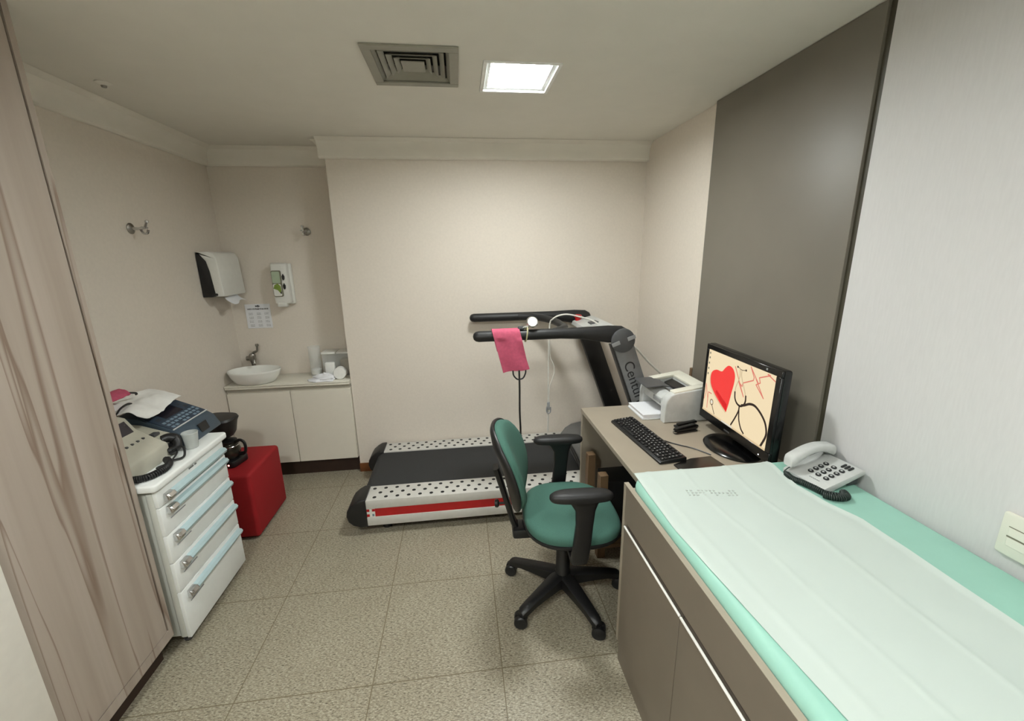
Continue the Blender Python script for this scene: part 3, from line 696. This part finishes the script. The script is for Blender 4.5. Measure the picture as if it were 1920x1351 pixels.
# pressure gauge set hanging on the near handrail
t = thing('sphygmomanometer', 'pink pressure cuff with gauge and bulb hung over the near handrail', 'blood pressure monitor', (.30, 2.473, 1.30))
path = spline([(0, 2.515, 1.16), (0, 2.511, 1.23), (0, 2.512, 1.27), (0, 2.500, 1.299), (0, 2.473, 1.306), (0, 2.446, 1.299), (0, 2.434, 1.27), (0, 2.431, 1.22), (0, 2.428, 1.13), (0, 2.427, 1.045)], 4)
acc = [0]
for a, b_ in zip(path, path[1:]): acc.append(acc[-1]+(b_-a).length)
def cuff(u, v):
    i = min(int(v*(len(path)-1)), len(path)-2); f_ = v*(len(path)-1)-i; p = path[i].lerp(path[i+1], f_)
    drop = max(0, 1.30-p.z)
    x = .178+.165*u + drop*.235 - .02*u*drop
    yy = p.y - (.006*noise.noise(Vector((u*3, v*6, 1))) + .004*math.sin(u*5+v*4))*(1 if drop > .05 and p.y < 2.46 else 0)
    return (x, yy, p.z + (.004*math.sin(u*6) if v > .98 else 0) + .02*u*(v > .9)*(v-.9)*10)
MB().grid(cuff, 16, 44, .003).build('cuff', 'pink', t)
MB().tube(spline([(.296, 2.42, 1.06), (.300, 2.418, 1.03), (.320, 2.418, 1.006), (.338, 2.418, 1.004), (.358, 2.418, 1.012), (.372, 2.42, 1.04), (.374, 2.42, 1.06)]), .0045, 8).build('tube_loop', 'black', t)
MB().tube(spline([(.334, 2.420, 1.06), (.335, 2.418, .95), (.334, 2.418, .80), (.338, 2.418, .66), (.334, 2.418, .58), (.332, 2.418, .53)]), .0058, 8).build('tube', 'black', t)
MB().lathe([(0, -.068), (.010, -.066), (.024, -.045), (.026, -.025), (.020, 0), (.010, .014), (.008, .022), (0, .022)], 18, o=(.331, 2.418, .525)).build('bulb', 'rubber', t)
MB().box(.335, .372, 2.452, 2.476, 1.2985, 1.322, .006).build('valve', 'dgrey', t)
MB().tube([(.36, 2.46, 1.312), (.40, 2.46, 1.318)], .009, 8).build('hose_fitting', 'chrome', t)
g = MB(Matrix.Translation((.422, 2.462, 1.342)) @ Matrix.Rotation(math.radians(62), 4, 'X')); g.lathe([(0, -.016), (.020, -.016), (.031, -.006), (.036, .006), (.032, .012), (0, .012)], 26); gg = g.build('gauge', 'chrome', t)
g = MB(Matrix.Translation((.422, 2.462, 1.342)) @ Matrix.Rotation(math.radians(62), 4, 'X')); g.lathe([(0, .012), (.029, .0122), (.029, .0137), (0, .0137)], 24); g.build('dial', 'white', gg)
o = MB().tube([(.388+.006*math.sin(a), 2.473+.038*math.cos(a), 1.274+.047*math.sin(a)) for a in [2*PI*q/30 for q in range(30)]], .004, 6, closed=True, flat=1.6).build('rubber_band', 'tape', loc=(.388, 2.473, 1.27)); tag(o, 'yellowish rubber band around the near handrail by the gauge', 'rubber band')

# ------------------------------------------------------------------ office chair
t = thing('office_chair', 'green fabric swivel office chair with black armrests at the desk', 'office chair', (.466, 1.814, 0), math.radians(-3))
m = WM[t]
MB(m).lathe([(.020, .055), (.048, .06), (.052, .085), (.048, .125), (.036, .14), (.034, .26), (.030, .265), (.029, .33), (.022, .335), (.022, .405), (0, .405)], 24).build('gas_column', 'black', t)
for k in range(5):
    a = math.radians(-71.4+72*k+3); ca_, sa = math.cos(a), math.sin(a)
    fr = lambda r, s_, z: (r*ca_-s_*sa, r*sa+s_*ca_, z)
    st = [(.030, .036, .066, .134), (.07, .034, .074, .134), (.17, .029, .076, .120), (.235, .026, .074, .110), (.268, .025, .068, .104), (.296, .023, .062, .098), (.312, .016, .064, .086)]
    MB(m).rings([[fr(r, s_*w_, z) for s_, z in ((-1, z0), (1, z0), (1, z1-.008), (.6, z1), (-.6, z1), (-1, z1-.008))] for r, w_, z0, z1 in st]).build('leg', 'black', t)
    cst = MB(m @ Matrix.Translation((.293*ca_, .293*sa, 0)) @ Matrix.Rotation(a+(.9, -.4, 1.2, .3, -.8)[k], 4, 'Z'))
    for s_ in (-1, 1): cst.lathe([(0, -.013), (.026, -.013), (.0325, -.009), (.0325, .007), (.028, .012), (0, .013)], 20, o=(.012, s_*.0175, .0328), axis='y')
    cst.box(-.014, .030, -.006, .006, .030, .062, .003); cst.tube([(0, 0, .04), (0, 0, .066)], .009, 10); cst.build('caster', 'black', t)
SCX, SCY, SHX, SHY = .035, .012, .238, .252
mech = MB(m); mech.box(-.13, .16, -.07, .07, .392, .432, .012); mech.box(-.02, .05, -.275, .275, .404, .424, .006); mech.build('seat_mechanism', 'black', t)
sh = MB(m); sh.rings([[(x, y, z-.028*max(0, (x-SCX)/SHX)**3*0) for x, y in superell(SCX, SCY, SHX*s_, SHY*s_, 2.7, 44)] for s_, z in ((.80, .428), (.97, .436), (1.012, .447), (1.012, .458), (.985, .462))])
sh.build('seat_shell', 'black', t)
se = MB(m); rg = []
for s_, z in ((.985, .455), (1.0, .468), (.995, .482), (.97, .495), (.90, .505), (.7, .511), (.4, .513), (.12, .513)):
    rg.append([(x, y, z-.020*max(0, (x-SCX)/SHX)**2*(s_ > .6)+.004*abs((y-SCY)/SHY)**2) for x, y in superell(SCX, SCY, SHX*s_, SHY*s_, 2.7, 44)])
se.rings(rg); se.build('seat', 'green', t, angle=70)
# backrest: local frame (origin centre, up leaning back)
til = math.radians(13.5); BC = Vector((-.300, .008, .755)); TW = Matrix.Rotation(math.radians(-7), 3, 'Z'); up = Vector((-math.sin(til), 0, math.cos(til))); fw = Vector((math.cos(til), 0, math.sin(til)))
def bk_(yy, zz, d): 
    cur = .055*(yy/.21)**2 - .020*math.cos(zz/.22*1.6)*0
    lum = .018*math.cos((zz+.07)/.16*1.2) if abs(zz+.07) < .2 else 0
    return BC + TW @ (up*zz + Vector((0, yy, 0)) + fw*(cur+lum*.6+d))
def ring(s_, d, hy=.205, hz=.212): return [bk_(y, z, d) for y, z in superell(0, 0, hy*s_, hz*s_, 2.35, 48)]
br = MB(m); br.rings([ring(.97, .006), ring(.985, .022), ring(.96, .042), ring(.88, .056), ring(.7, .064), ring(.4, .068), ring(.1, .069)]); br.build('backrest', 'green', t, angle=70)
bs = MB(m); bs.rings([ring(.1, -.012), ring(.75, -.012), ring(.95, -.008), ring(1.02, .000), ring(1.035, .010), ring(1.01, .018), ring(.97, .016)]); bs.build('backrest_shell', 'black', t, angle=70)
sp = MB(m); S_ = [Vector(p) for p in ((-.10, .01, .405), (-.17, .01, .392), (-.225, .01, .400), (-.255, .01, .45), (-.276, .01, .53), (-.300, .01, .62), (-.322, .01, .70), (-.334, .01, .745))]
S_ = spline(S_, 5); rr_ = []
for i, p in enumerate(S_):
    T_ = (S_[min(i+1, len(S_)-1)]-S_[max(i-1, 0)]).normalized(); n_ = T_.cross(Vector((0, 1, 0)))
    rr_.append([p+n_*(a*.013)+Vector((0, b_*.033, 0)) for a, b_ in ((-1, -.8), (-1, .8), (-.5, 1), (.5, 1), (1, .8), (1, -.8), (.5, -1), (-.5, -1))])
sp.rings(rr_); sp.build('back_bar', 'black', t)
MB(m).box(-.26, -.16, -.05, .05, .375, .425, .012).build('tilt_housing', 'black', t)
k = MB(m); k.lathe([(0, 0), (.018, .002), (.021, .014), (.015, .022), (.006, .024), (.006, .05), (0, .05)], 14, o=(-.345, .01, .545), axis='x'); k.build('adjustment_knob', 'black', t)
for s_ in (-1, 1):
    yc = s_*.282+.012
    pad = MB(m); prg = []
    for sc_, z in ((.70, .722), (.95, .724), (1.0, .734), (.99, .746), (.90, .755), (.6, .760), (.15, .761)):
        prg.append([(x, y, z-.10*(max(0, abs(x-.02)-.06))**1.6) for x, y in superell(.022, yc, .138*sc_, .041*sc_, 2.6, 36)])
    pad.rings(prg); pad.build('armrest_pad', 'rubber', t, angle=60)
    po = MB(m); pr_ = []
    for z, hx_, hy_, cx_, cyy in ((.728, .085, .026, .03, yc), (.705, .060, .022, .035, yc), (.67, .043, .019, .04, yc), (.60, .038, .017, .038, yc), (.50, .039, .017, .03, yc), (.425, .040, .018, .02, yc), (.405, .036, .018, .018, yc-s_*.004)):
        pr_.append([(x, y, z) for x, y in superell(cx_, cyy, hx_, hy_, 4, 24)])
    po.rings(pr_); po.build('armrest_post', 'black', t)

# ------------------------------------------------------------------ desk
DZ = .80; DX = .718
t = thing('desk', 'greige laminate desk along the right wall', 'desk', (1.08, 1.95, 0))
MB().box(DX, 1.435, 1.448, 2.405, DZ-.025, DZ, .0015, 1).build('top', 'desk', t)
MB().box(DX+.003, 1.40, 2.378, 2.403, 0, DZ-.026, .001, 1).build('side_panel', 'desk', t)
MB().box(1.385, 1.40, 1.471, 2.377, .25, DZ-.026).build('modesty_panel', 'taupe', t)
MB().box(DX+.003, 1.40, 1.449, 1.470, 0, DZ-.026, .001, 1).build('side_panel', 'desk', t)
t = thing('computer_stand', 'brown wooden stand with upright posts under the desk', 'computer stand', (1.0, 2.23, 0))
for (xa, ya, zt) in ((.731, 2.265, .545), (.728, 2.030, .535), (1.15, 2.265, .545), (1.15, 2.030, .535)): MB().box(xa, xa+.048, ya, ya+.05, 0, zt, .002, 1).build('post', 'tan', t)
MB().box(.74, 1.19, 2.035, 2.31, .0605, .0845).build('shelf', 'tan', t)
t = thing('computer_tower', 'black computer tower on the wooden stand under the desk', 'computer', (1.02, 2.22, .086))
MB().box(.79, 1.14, 2.085, 2.26, .0865, .46, .008).build('case', 'black', t)
MB().box(.7885, .792, 2.10, 2.245, .30, .44, .001, 1).build('drive_front', 'dgrey', t)
o = MB().box(1.434, 1.462, 2.406, 2.428, .55, 1.02, .002, 1).build('cable_cover', 'tan', loc=(1.447, 2.41, .55)); tag(o, 'narrow tan cover strip on the wall edge behind the printer', 'cover strip')

# printer
t = thing('laser_printer', 'cream and grey laser printer on the far end of the desk', 'printer', (1.27, 2.32, DZ))
px0, px1, py0, py1 = 1.110, 1.385, 2.088, 2.425
y2 = 2.434; py1 = y2; z = DZ+.0005
prof = [(px0, z), (px0-.002, z+.10), (px0+.006, z+.135), (px0+.028, z+.160), (px0+.055, z+.172), (px1-.03, z+.196), (px1, z+.19), (px1, z)]
MB().prism(prof, py0, py0+.055, 'y', .009, 3).build('side_case', 'ltgrey', t)
MB().prism(prof, y2-.055, y2, 'y', .009, 3).build('side_case', 'ltgrey', t)
mid = [(px0+.09, z), (px0+.09, z+.075), (px0+.002, z+.085), (px0+.002, z+.128), (px0+.022, z+.150), (px0+.06, z+.158), (px0+.062, z+.130), (px1-.09, z+.135), (px1-.085, z+.178), (px1-.03, z+.188), (px1-.002, z+.18), (px1-.002, z)]
MB().prism(mid, py0+.055, y2-.055, 'y', .003, 1).build('body', 'ltgrey', t)
MB().box(px0+.085, px0+.089, py0+.06, y2-.06, z+.002, z+.074).build('paper_slot', 'black', t)
rim = MB()
sl_ = lambda x: z+.172+(x-px0-.055)*(.196-.172)/(px1-.03-px0-.055)
for (xa, xb, ya, yb) in ((px0+.05, px1-.02, py0+.006, py0+.060), (px0+.05, px1-.02, y2-.060, y2-.006), (px1-.088, px1-.02, py0+.06, y2-.06)):
    rim.prism([(xa, sl_(xa)-.010), (xb, sl_(xb)-.010), (xb, sl_(xb)+.010), (xa, sl_(xa)+.006)], ya, yb, 'y', .003)
rim.build('top_rim', 'cream', t)
MB().prism([(px0+.064, z+.131), (px1-.15, z+.141), (px1-.092, z+.162), (px1-.092, z+.1345), (px0+.064, z+.1305)], py0+.062, y2-.062, 'y').build('output_tray', 'mgrey', t)
MB().box(px1-.150, px1-.096, py0+.075, y2-.075, z+.143, z+.168, .002, 1, Matrix.Rotation(-.35, 4, 'Y')).build('output_slot', 'black', t)
MB().prism([(px0-.055, z+.172), (px0-.053, z+.177), (px0+.04, z+.182), (px0+.09, z+.172), (px0+.088, z+.168), (px0+.04, z+.176)], 2.215, 2.40, 'y', .002, 1).build('tray_flap', 'dgrey', t)
MB().box(px0-.0035, px0+.003, py0+.062, py0+.15, z+.098, z+.122, .002, 1).build('front_trim', 'mgrey', t)
MB().box(px0-.10, px0+.085, 2.150, 2.375, z, z+.006, .002, 1).build('paper_tray', 'ltgrey', t)
def stk(mb, n=6):
    for k in range(n):
        j = (rnd.random()-.5)*.006; mb.box(px0-.095+j, px0+.08, 2.155+j, 2.37+j, z+.0065+k*.0035, z+.0098+k*.0035)
o = MB(); stk(o, 7); o = o.build('paper_stack', 'paperw', loc=(px0, 2.32, DZ)); tag(o, 'stack of white paper sticking out of the printer front', 'paper')

# keyboard
t = thing('keyboard', 'black computer keyboard on the desk in front of the monitor', 'keyboard', (.912, 1.902, DZ), math.radians(5))
m = WM[t]
kp = [(-.068, .0005), (-.068, .010), (-.060, .014), (.060, .024), (.068, .020), (.068, .0005)]
MB(m).prism(kp, -.258, .258, 'y', .004).build('case', 'black', t)
kz = lambda x: .0145+(x+.060)*(.010/.12)
rows = [(.046, 18), (.024, 21), (.006, 20), (-.012, 19), (-.030, 20), (-.048, 12)]
for r, (x, n) in enumerate(rows):
    y = .248; seq = []
    wds = {5: [.024, .02, .02, .118, .02, .02, .024, .017, .017, .017, .038, .017]}.get(r, [.017]*n)
    if r in (2, 3, 4): wds = [.026, ] + wds[1:]
    tot = sum(wds) + .0055*(n-1); g = (.496-sum(wds))/(n-1)
    for w_ in wds:
        kk = MB(m); kk.box(x-.0072, x+.0072, y-w_, y, kz(x), kz(x)+.006, .0015, 1); kk.mi = 1
        if w_ < .1 and rnd.random() < .8: kk.box(x+.000, x+.004, y-w_*.62, y-w_*.38, kz(x)+.0058, kz(x)+.0063)
        kk.build('key', ['rubber', 'legend'], t); y -= w_+g
o = MB().tube(spline([(.998, 1.86, DZ+.008), (1.02, 1.845, DZ+.004), (1.06, 1.805, DZ+.0035), (1.10, 1.767, DZ+.0035), (1.135, 1.71, DZ+.0035), (1.145, 1.69, DZ+.0035)]), .003, 6).build('keyboard_cable', 'black', loc=(1.1, 1.8, DZ)); tag(o, 'thin black keyboard cable running over the desk towards the monitor base', 'cable')
o = MB().prism([(.925, 1.625), (1.03, 1.668), (1.135, 1.675), (1.16, 1.475), (.93, 1.475)], DZ+.0005, DZ+.006, 'z', .001, 1).build('mouse_pad', 'blackgloss', loc=(1.08, 1.57, DZ)); tag(o, 'glossy black pad between the keyboard and the padded table end', 'mouse pad')
t = thing('stapler', 'black stapler with chrome tip on the desk by the printer', 'stapler', (1.165, 1.960, DZ), math.radians(10))
m = WM[t]
MB(m).prism(rrect(0, 0, .072, .016, .012), .0005, .008, 'z', .002, 1).build('base', 'black', t)
MB(m).prism([(-.070, .018), (-.066, .028), (-.02, .034), (.05, .040), (.068, .034), (.070, .014), (.05, .012), (-.05, .015)], -.012, .012, 'y', .003).build('arm', 'blackgloss', t)
MB(m).lathe([(0, 0), (.012, 0), (.0125, .004), (0, .005)], 14, o=(-.064, 0, .008)).build('anvil', 'chrome', t)
t = thing('hole_punch', 'black hole punch lying behind the stapler', 'hole punch', (1.205, 2.025, DZ), math.radians(5))
m = WM[t]
MB(m).box(-.065, .065, -.020, .020, .0005, .012, .004).build('base', 'black', t)
MB(m).box(-.055, .06, -.014, .014, .016, .030, .006, 2, Matrix.Rotation(-.10, 4, 'Y')).build('lever', 'blackgloss', t)

# monitor
BLc = Vector((1.2925, 2.047, .855)); ex = Vector((-.026, -.574, 0)).normalized(); ey = Vector((.009, 0, .412)).normalized(); en = ex.cross(ey).normalized()
MW, MH = .575, .412
t = thing('monitor', 'black wide monitor with a heart and stethoscope on screen', 'monitor', (1.30, 1.755, DZ))
mm = Matrix((ex, ey, en)).transposed().to_4x4(); mm.translation = BLc
fr_ = MB(mm)
u0, u1, v0, v1 = .0415*MW, .940*MW, .115*MH, .928*MH
fr_.prism(rrect(MW/2, MH/2, MW/2, MH/2, .012), -.040, -.006, 'z', .006, 2)
for (a, b_, c_, d_) in ((.003, MW-.003, .003, v0), (.003, MW-.003, v1, MH-.003), (.003, u0, v0, v1), (u1, MW-.003, v0, v1)): fr_.box(a, b_, c_, d_, -.008, .004, .002, 1)
fr_.build('bezel', 'blackgloss', t)
MB(mm).prism(rrect(MW/2, MH/2, MW*.36, MH*.33, .04), -.075, -.039, 'z', .02, 2).build('back_cover', 'black', t)
nk = MB(mm); nk.box(MW/2-.035, MW/2+.035, -.030, .12, -.066, -.040, .006); nk.build('neck', 'black', t)
bs_ = MB(); bs_.lathe([(0, .001), (.99, .001), (1, .006), (.94, .014), (.7, .020), (.3, .024), (0, .025)], 44, .115, .155, (1.285, 1.745, DZ)); bs_.build('base', 'blackgloss', t)
sc = MB(mm); sc.box(u0, u1, v0, v1, -.007, .0005)
lay = [0]
def poly(pts, mi, dz=None):
    lay[0] += .00008; h = .0005+lay[0]
    sc.mi = mi; tb = bmesh.new(); vs = [tb.verts.new((a*MW, b_*MH, h)) for a, b_ in pts]; f = tb.faces.new(vs)
    f.normal_update()
    if f.normal.z < 0: f.normal_flip()
    bmesh.ops.triangulate(tb, faces=[f]); sc.add(tb, False)
def stroke(pts, mi, w_, smooth=True):
    P = spline([(a*MW, b_*MH, 0) for a, b_ in pts], 6) if smooth else [Vector((a*MW, b_*MH, 0)) for a, b_ in pts]
    lay[0] += .00008; h = .0005+lay[0]; sc.mi = mi; tb = bmesh.new()
    for a, b_ in zip(P, P[1:]):
        d = (b_-a); 
        if d.length < 1e-6: continue
        n_ = Vector((-d.y, d.x, 0)).normalized()*w_/2; d = d.normalized()*w_*.25
        vs = [tb.verts.new((q.x, q.y, h)) for q in (a-d+n_, a-d-n_, b_+d-n_, b_+d+n_)]; tb.faces.new(vs)
    for f in tb.faces:
        f.normal_update()
        if f.normal.z < 0: f.normal_flip()
    sc.add(tb, False)
ECG = [(.453, .845), (.607, .549), (.519, .695), (.573, .656), (.577, .699), (.697, .78), (.702, .812), (.647, .915), (.755, .776), (.723, .811), (.837, .64), (.734, .747), (.779, .786), (.76, .836), (.875, .905), (.846, .908), (.933, .866)]
stroke(ECG, 3, .0055, False)
stroke([(.046, .26), (.06, .333), (.054, .473), (.105, .294), (.11, .165), (.107, .378), (.159, .379)], 3, .005, False)
hp = [(.409, .259), (.296, .33), (.207, .401), (.135, .485), (.112, .58), (.129, .661), (.193, .709), (.275, .718), (.318, .779), (.363, .822), (.422, .812), (.463, .745), (.466, .651), (.449, .526), (.429, .375)]
hp = [(p.x, p.y) for p in spline([(a, b_, 0) for a, b_ in hp]+[(.409, .259, 0)], 5)[:-1]]
poly([(a-.012, b_-.016) for a, b_ in hp], 7); poly(hp, 1)
poly([(.407, .270), (.30, .352), (.215, .43), (.235, .46), (.33, .40), (.405, .36)], 2)
stroke([(.487, .858), (.543, .838), (.597, .854)], 4, .003); stroke([(.487, .860), (.487, .850)], 4, .010, False); stroke([(.597, .858), (.597, .848)], 4, .010, False)
stroke([(.52, .845), (.53, .752), (.50, .63), (.494, .557)], 5, .0045); stroke([(.544, .833), (.557, .752), (.611, .632), (.636, .57)], 5, .0045)
stroke([(.494, .557), (.505, .488), (.537, .44), (.586, .429), (.627, .465), (.641, .514), (.637, .573)], 4, .010)
stroke([(.575, .43), (.573, .364), (.541, .261), (.497, .149)], 4, .009); stroke([(.577, .377), (.594, .269), (.632, .185), (.673, .146)], 4, .009)
stroke([(.60, .445), (.638, .466), (.698, .51), (.76, .519), (.828, .481), (.889, .417), (.921, .339), (.924, .263), (.886, .135)], 4, .0115)
stroke([(.179+.024*math.cos(a), .275+.034*math.sin(a)) for a in [2*PI*q/16 for q in range(17)]], 4, .004, False); poly([(.179+.013*math.cos(a), .280+.018*math.sin(a)) for a in [2*PI*q/14 for q in range(14)]], 6)
stroke([(.19, .24), (.209, .205), (.241, .145)], 4, .005)
for (a, b_) in ((.067, .885), (.068, .825), (.068, .756), (.067, .685), (.067, .615)): poly([(a-.009, b_-.013), (a+.009, b_-.013), (a+.009, b_+.013), (a-.009, b_+.013)], 8)
poly([(.0415, .115), (.940, .115), (.940, .137), (.0415, .137)], 7); poly([(.36, .117), (.52, .117), (.52, .134), (.36, .134)], 6)
sc.build('screen', ['s_cream', 's_heart', 's_heart2', 's_ecg', 's_tube', 's_wire', 's_task', 's_shade', 's_icon'], t)
MB(mm).box(.828*MW, .846*MW, .950*MH, .972*MH, .0035, .0046).build('sticker', 'mgrey', t)
MB(mm).lathe([(0, 0), (.003, 0), (.003, .001), (0, .0012)], 10, o=(.885*MW, .040*MH, .004)).build('power_light', 'ledwhite', t)
MB(mm).box(.42*MW, .50*MW, .038*MH, .055*MH, .0035, .0045).build('brand_plate', 'dgrey', t)

# ------------------------------------------------------------------ examination table
TX = .605; TY = 1.415; TZ = .866; T_END = -.95
t = thing('examination_table', 'taupe cabinet-base examination table along the right wall', 'examination table', (1.02, .25, 0))
b = MB(); b.box(TX+.022, 1.432, T_END, TY-.021, .115, .822); b.build('carcass', 'taupe', t)
MB().box(TX, 1.432, TY-.020, TY, .118, .838, .001, 1).build('end_panel', 'lip', t)
MB().box(TX, TX+.018, T_END, TY-.021, .712, TZ-.002, .001, 1).build('front_rail', 'taupe', t)
MB().box(TX-.0005, TX+.0185, T_END, TY, TZ-.002, TZ, .0005, 1).build('edge_band', 'lip', t)
MB().box(TX, TX+.0185, TY-.020, TY, .838, TZ-.002).build('corner_block', 'lip', t)
MB().box(TX+.012, TX+.021, T_END, TY-.021, .690, .712).build('grip_channel', 'dkbrown', t)
y = TY-.023
while y > -.85:
    d = MB().box(TX, TX+.018, y-.434, y, .118, .682, .001, 1).build('door', 'taupe', t)
    MB().box(TX-.003, TX+.005, y-.434, y, .6825, .6885, .0015, 1).build('door_pull', 'alu', d)
    y -= .437
MB().box(TX+.012, 1.432, T_END, TY-.004, 0, .114).build('plinth', 'taupe', t)
def mz(d): 
    r = .030
    return .896-(r-math.sqrt(max(0, r*r-(r-max(0, min(r, d)))**2)))
MX0, MX1, MY1 = TX+.0205, 1.432, 1.442
def mring(ins, zz, n=10):
    r = max(.11-ins, .01)
    return [(x, y, zz) for x, y in rrect((MX0+MX1)/2, (MY1+T_END)/2, (MX1-MX0)/2-ins, (MY1-T_END)/2-ins, r, n)]
mt = MB(); mt.rings([mring(.004, .8395), mring(0, .850), mring(0, .866)]+[mring(.030-.030*math.cos(a), .866+.030*math.sin(a)) for a in [PI/2*q/8 for q in range(1, 9)]])
o = mt.build('mattress', 'mint', t, angle=60)
def xl(y):
    ps = [(1.45, .650), (1.40, .645), (1.316, .641), (1.08, .636), (.9, .643), (.76, .652), (.61, .664), (.5, .672), (-.9, .70)]
    for (a, x0_), (c_, x1_) in zip(ps, ps[1:]):
        if y >= c_: return x0_+(x1_-x0_)*(a-y)/(a-c_)
    return .70
def xr(y):
    ps = [(1.45, 1.20), (1.40, 1.222), (1.34, 1.208), (1.24, 1.192), (1.12, 1.208), (1.03, 1.240), (.89, 1.238), (.75, 1.232), (.6, 1.23), (-.9, 1.21)]
    for (a, x0_), (c_, x1_) in zip(ps, ps[1:]):
        if y >= c_: return x0_+(x1_-x0_)*(a-y)/(a-c_)
    return 1.21
def pap(u, v):
    y = 1.437-v*2.29; a, b_ = xl(y), xr(y); x = a+(b_-a)*u
    zz = min(mz(x-MX0), mz(MY1-y+.0)) if y < MY1 else .866
    rip = .0022*noise.noise(Vector((x*5, y*3, 0)))+.0014*noise.noise(Vector((x*14, y*7, 3)))
    fold = .0018*math.exp(-((u-.34)/.014)**2)+.0022*math.exp(-((u-.67)/.014)**2)+.002*math.exp(-((u-.1)/.02)**2)
    edge = .010*max(0, u-.97)/.03
    return (x, y, zz+.0030+rip+fold+edge*.5)
pp = MB().grid(pap, 90, 150, .0008).build('examination_paper', 'paper', loc=(.93, .3, .9), angle=80); tag(pp, 'long white paper sheet covering the mint table padding', 'paper sheet')
mk = MB()
for k in range(13):
    x = .775+k*.0135; y = 1.262-(k*.0022); w_ = .005+.005*rnd.random()
    for q in range(3):
        if rnd.random() < .8: mk.box(x+.002*q, x+.002*q+w_, y-.022+q*.014, y-.016+q*.014, .8990, .9022)
mk.build('faint_print', 'papermark', pp)

# telephone
t = thing('telephone', 'light grey corded desk telephone on the mint padding by the wall', 'telephone', (1.235, 1.265, .8965), math.radians(8))
m = WM[t]
body = [(0, .001), (0, .016), (.012, .022), (.10, .044), (.178, .064), (.186, .060), (.184, .045), (.12, .026), (.06, .008), (.045, .001)]
MB(m).prism(body, -.085, .085, 'y', .005, 2).build('body', 'ltgrey', t)
MB(m).box(.13, .178, -.070, .070, .0008, .040, .004).build('rear_foot', 'dgrey', t)
tz = lambda x: .0225+(x-.012)*(.0415/.166)
tl = math.atan2(.0415, .166)
for c_ in range(3):
    for r in range(4):
        k = MB(m @ Matrix.Translation((.050+r*.0235, .012-c_*.030, tz(.050+r*.0235))) @ Matrix.Rotation(-tl, 4, 'Y'))
        k.prism(superell(0, 0, .0080, .0095, 2.3, 18), -.001, .005, 'z', .0015, 1); k.mi = 1; k.prism(superell(-.001, 0, .0035, .004, 2, 10), .0045, .0053, 'z'); k.build('key', ['keycap', 'ltgrey'], t)
for q in range(3):
    k = MB(m @ Matrix.Translation((.152, -.030-q*.013, tz(.152))) @ Matrix.Rotation(-tl, 4, 'Y'))
    k.prism(rrect(0, 0, .013, .0042, .004), -.001, .004, 'z', .001, 1); k.build('key', 'keycap', t)
k = MB(m @ Matrix.Translation((.024, -.025, tz(.024))) @ Matrix.Rotation(-tl, 4, 'Y'))
for q in range(6): k.box(-.002, .002, -.02+q*.007, -.0155+q*.007, 0, .0006)
k.build('lettering', 'mgrey', t)
hs = []
for i in range(19):
    u_ = i/18; x = -.012+.212*u_; zc = .046+.045*math.sin(PI*(.08+.80*u_))+.018*u_; h = .013+.010*abs(2*u_-1)**2.5; wd = .0235+.002*abs(2*u_-1)
    e = 1 if 0 < i < 18 else .7
    hs.append([(x, .058+a*wd*e, zc+b_*h*e) for a, b_ in [(cc, ss) for cc, ss in ((-1, -.6), (-.8, -1), (.8, -1), (1, -.6), (1, .5), (.7, 1), (-.7, 1), (-1, .5))]])
MB(m).rings(hs).build('handset', 'ltgrey', t, angle=50)
kc = MB(m); kc.tube(coil([(-.020, .050, .012), (-.028, .020, .011), (-.020, -.015, .012), (-.012, -.055, .012), (-.005, -.095, .011), (.030, -.125, .012), (.058, -.108, .012), (.040, -.135, .012), (.0, -.128, .012), (-.022, -.10, .011)], .0085, 58, .003), .0032, 6)
kc.tube(spline([(.0, .050, .040), (-.012, .056, .030), (-.022, .06, .014), (-.020, .050, .014)]), .002, 6)
kc.tube(spline([(-.001, .075, .010), (-.015, .05, .005), (-.026, .02, .004), (-.03, 0, .008)]), .002, 6)
kc.build('coiled_cord', 'cordgreen', t)

# wall switch
t = thing('light_switch', 'ivory wall switch plate just above the padded table', 'light switch', (1.443, .785, .99))
MB().prism(rrect(.766, .988, .062, .061, .008), 1.4315, 1.4425, 'x', .004, 2).build('plate', 'switch', t)
MB().box(1.4295, 1.4325, .720, .808, .986, 1.010, .001, 1).build('rocker', 'switch', t)
MB().box(1.4295, 1.4325, .720, .808, .957, .981, .001, 1).build('rocker', 'switch', t)
k = MB(); k.box(1.4308, 1.4318, .718, .810, .9815, .9855).box(1.4308, 1.4318, .718, .810, 1.0102, 1.0125); k.build('seam', 'slit', t)
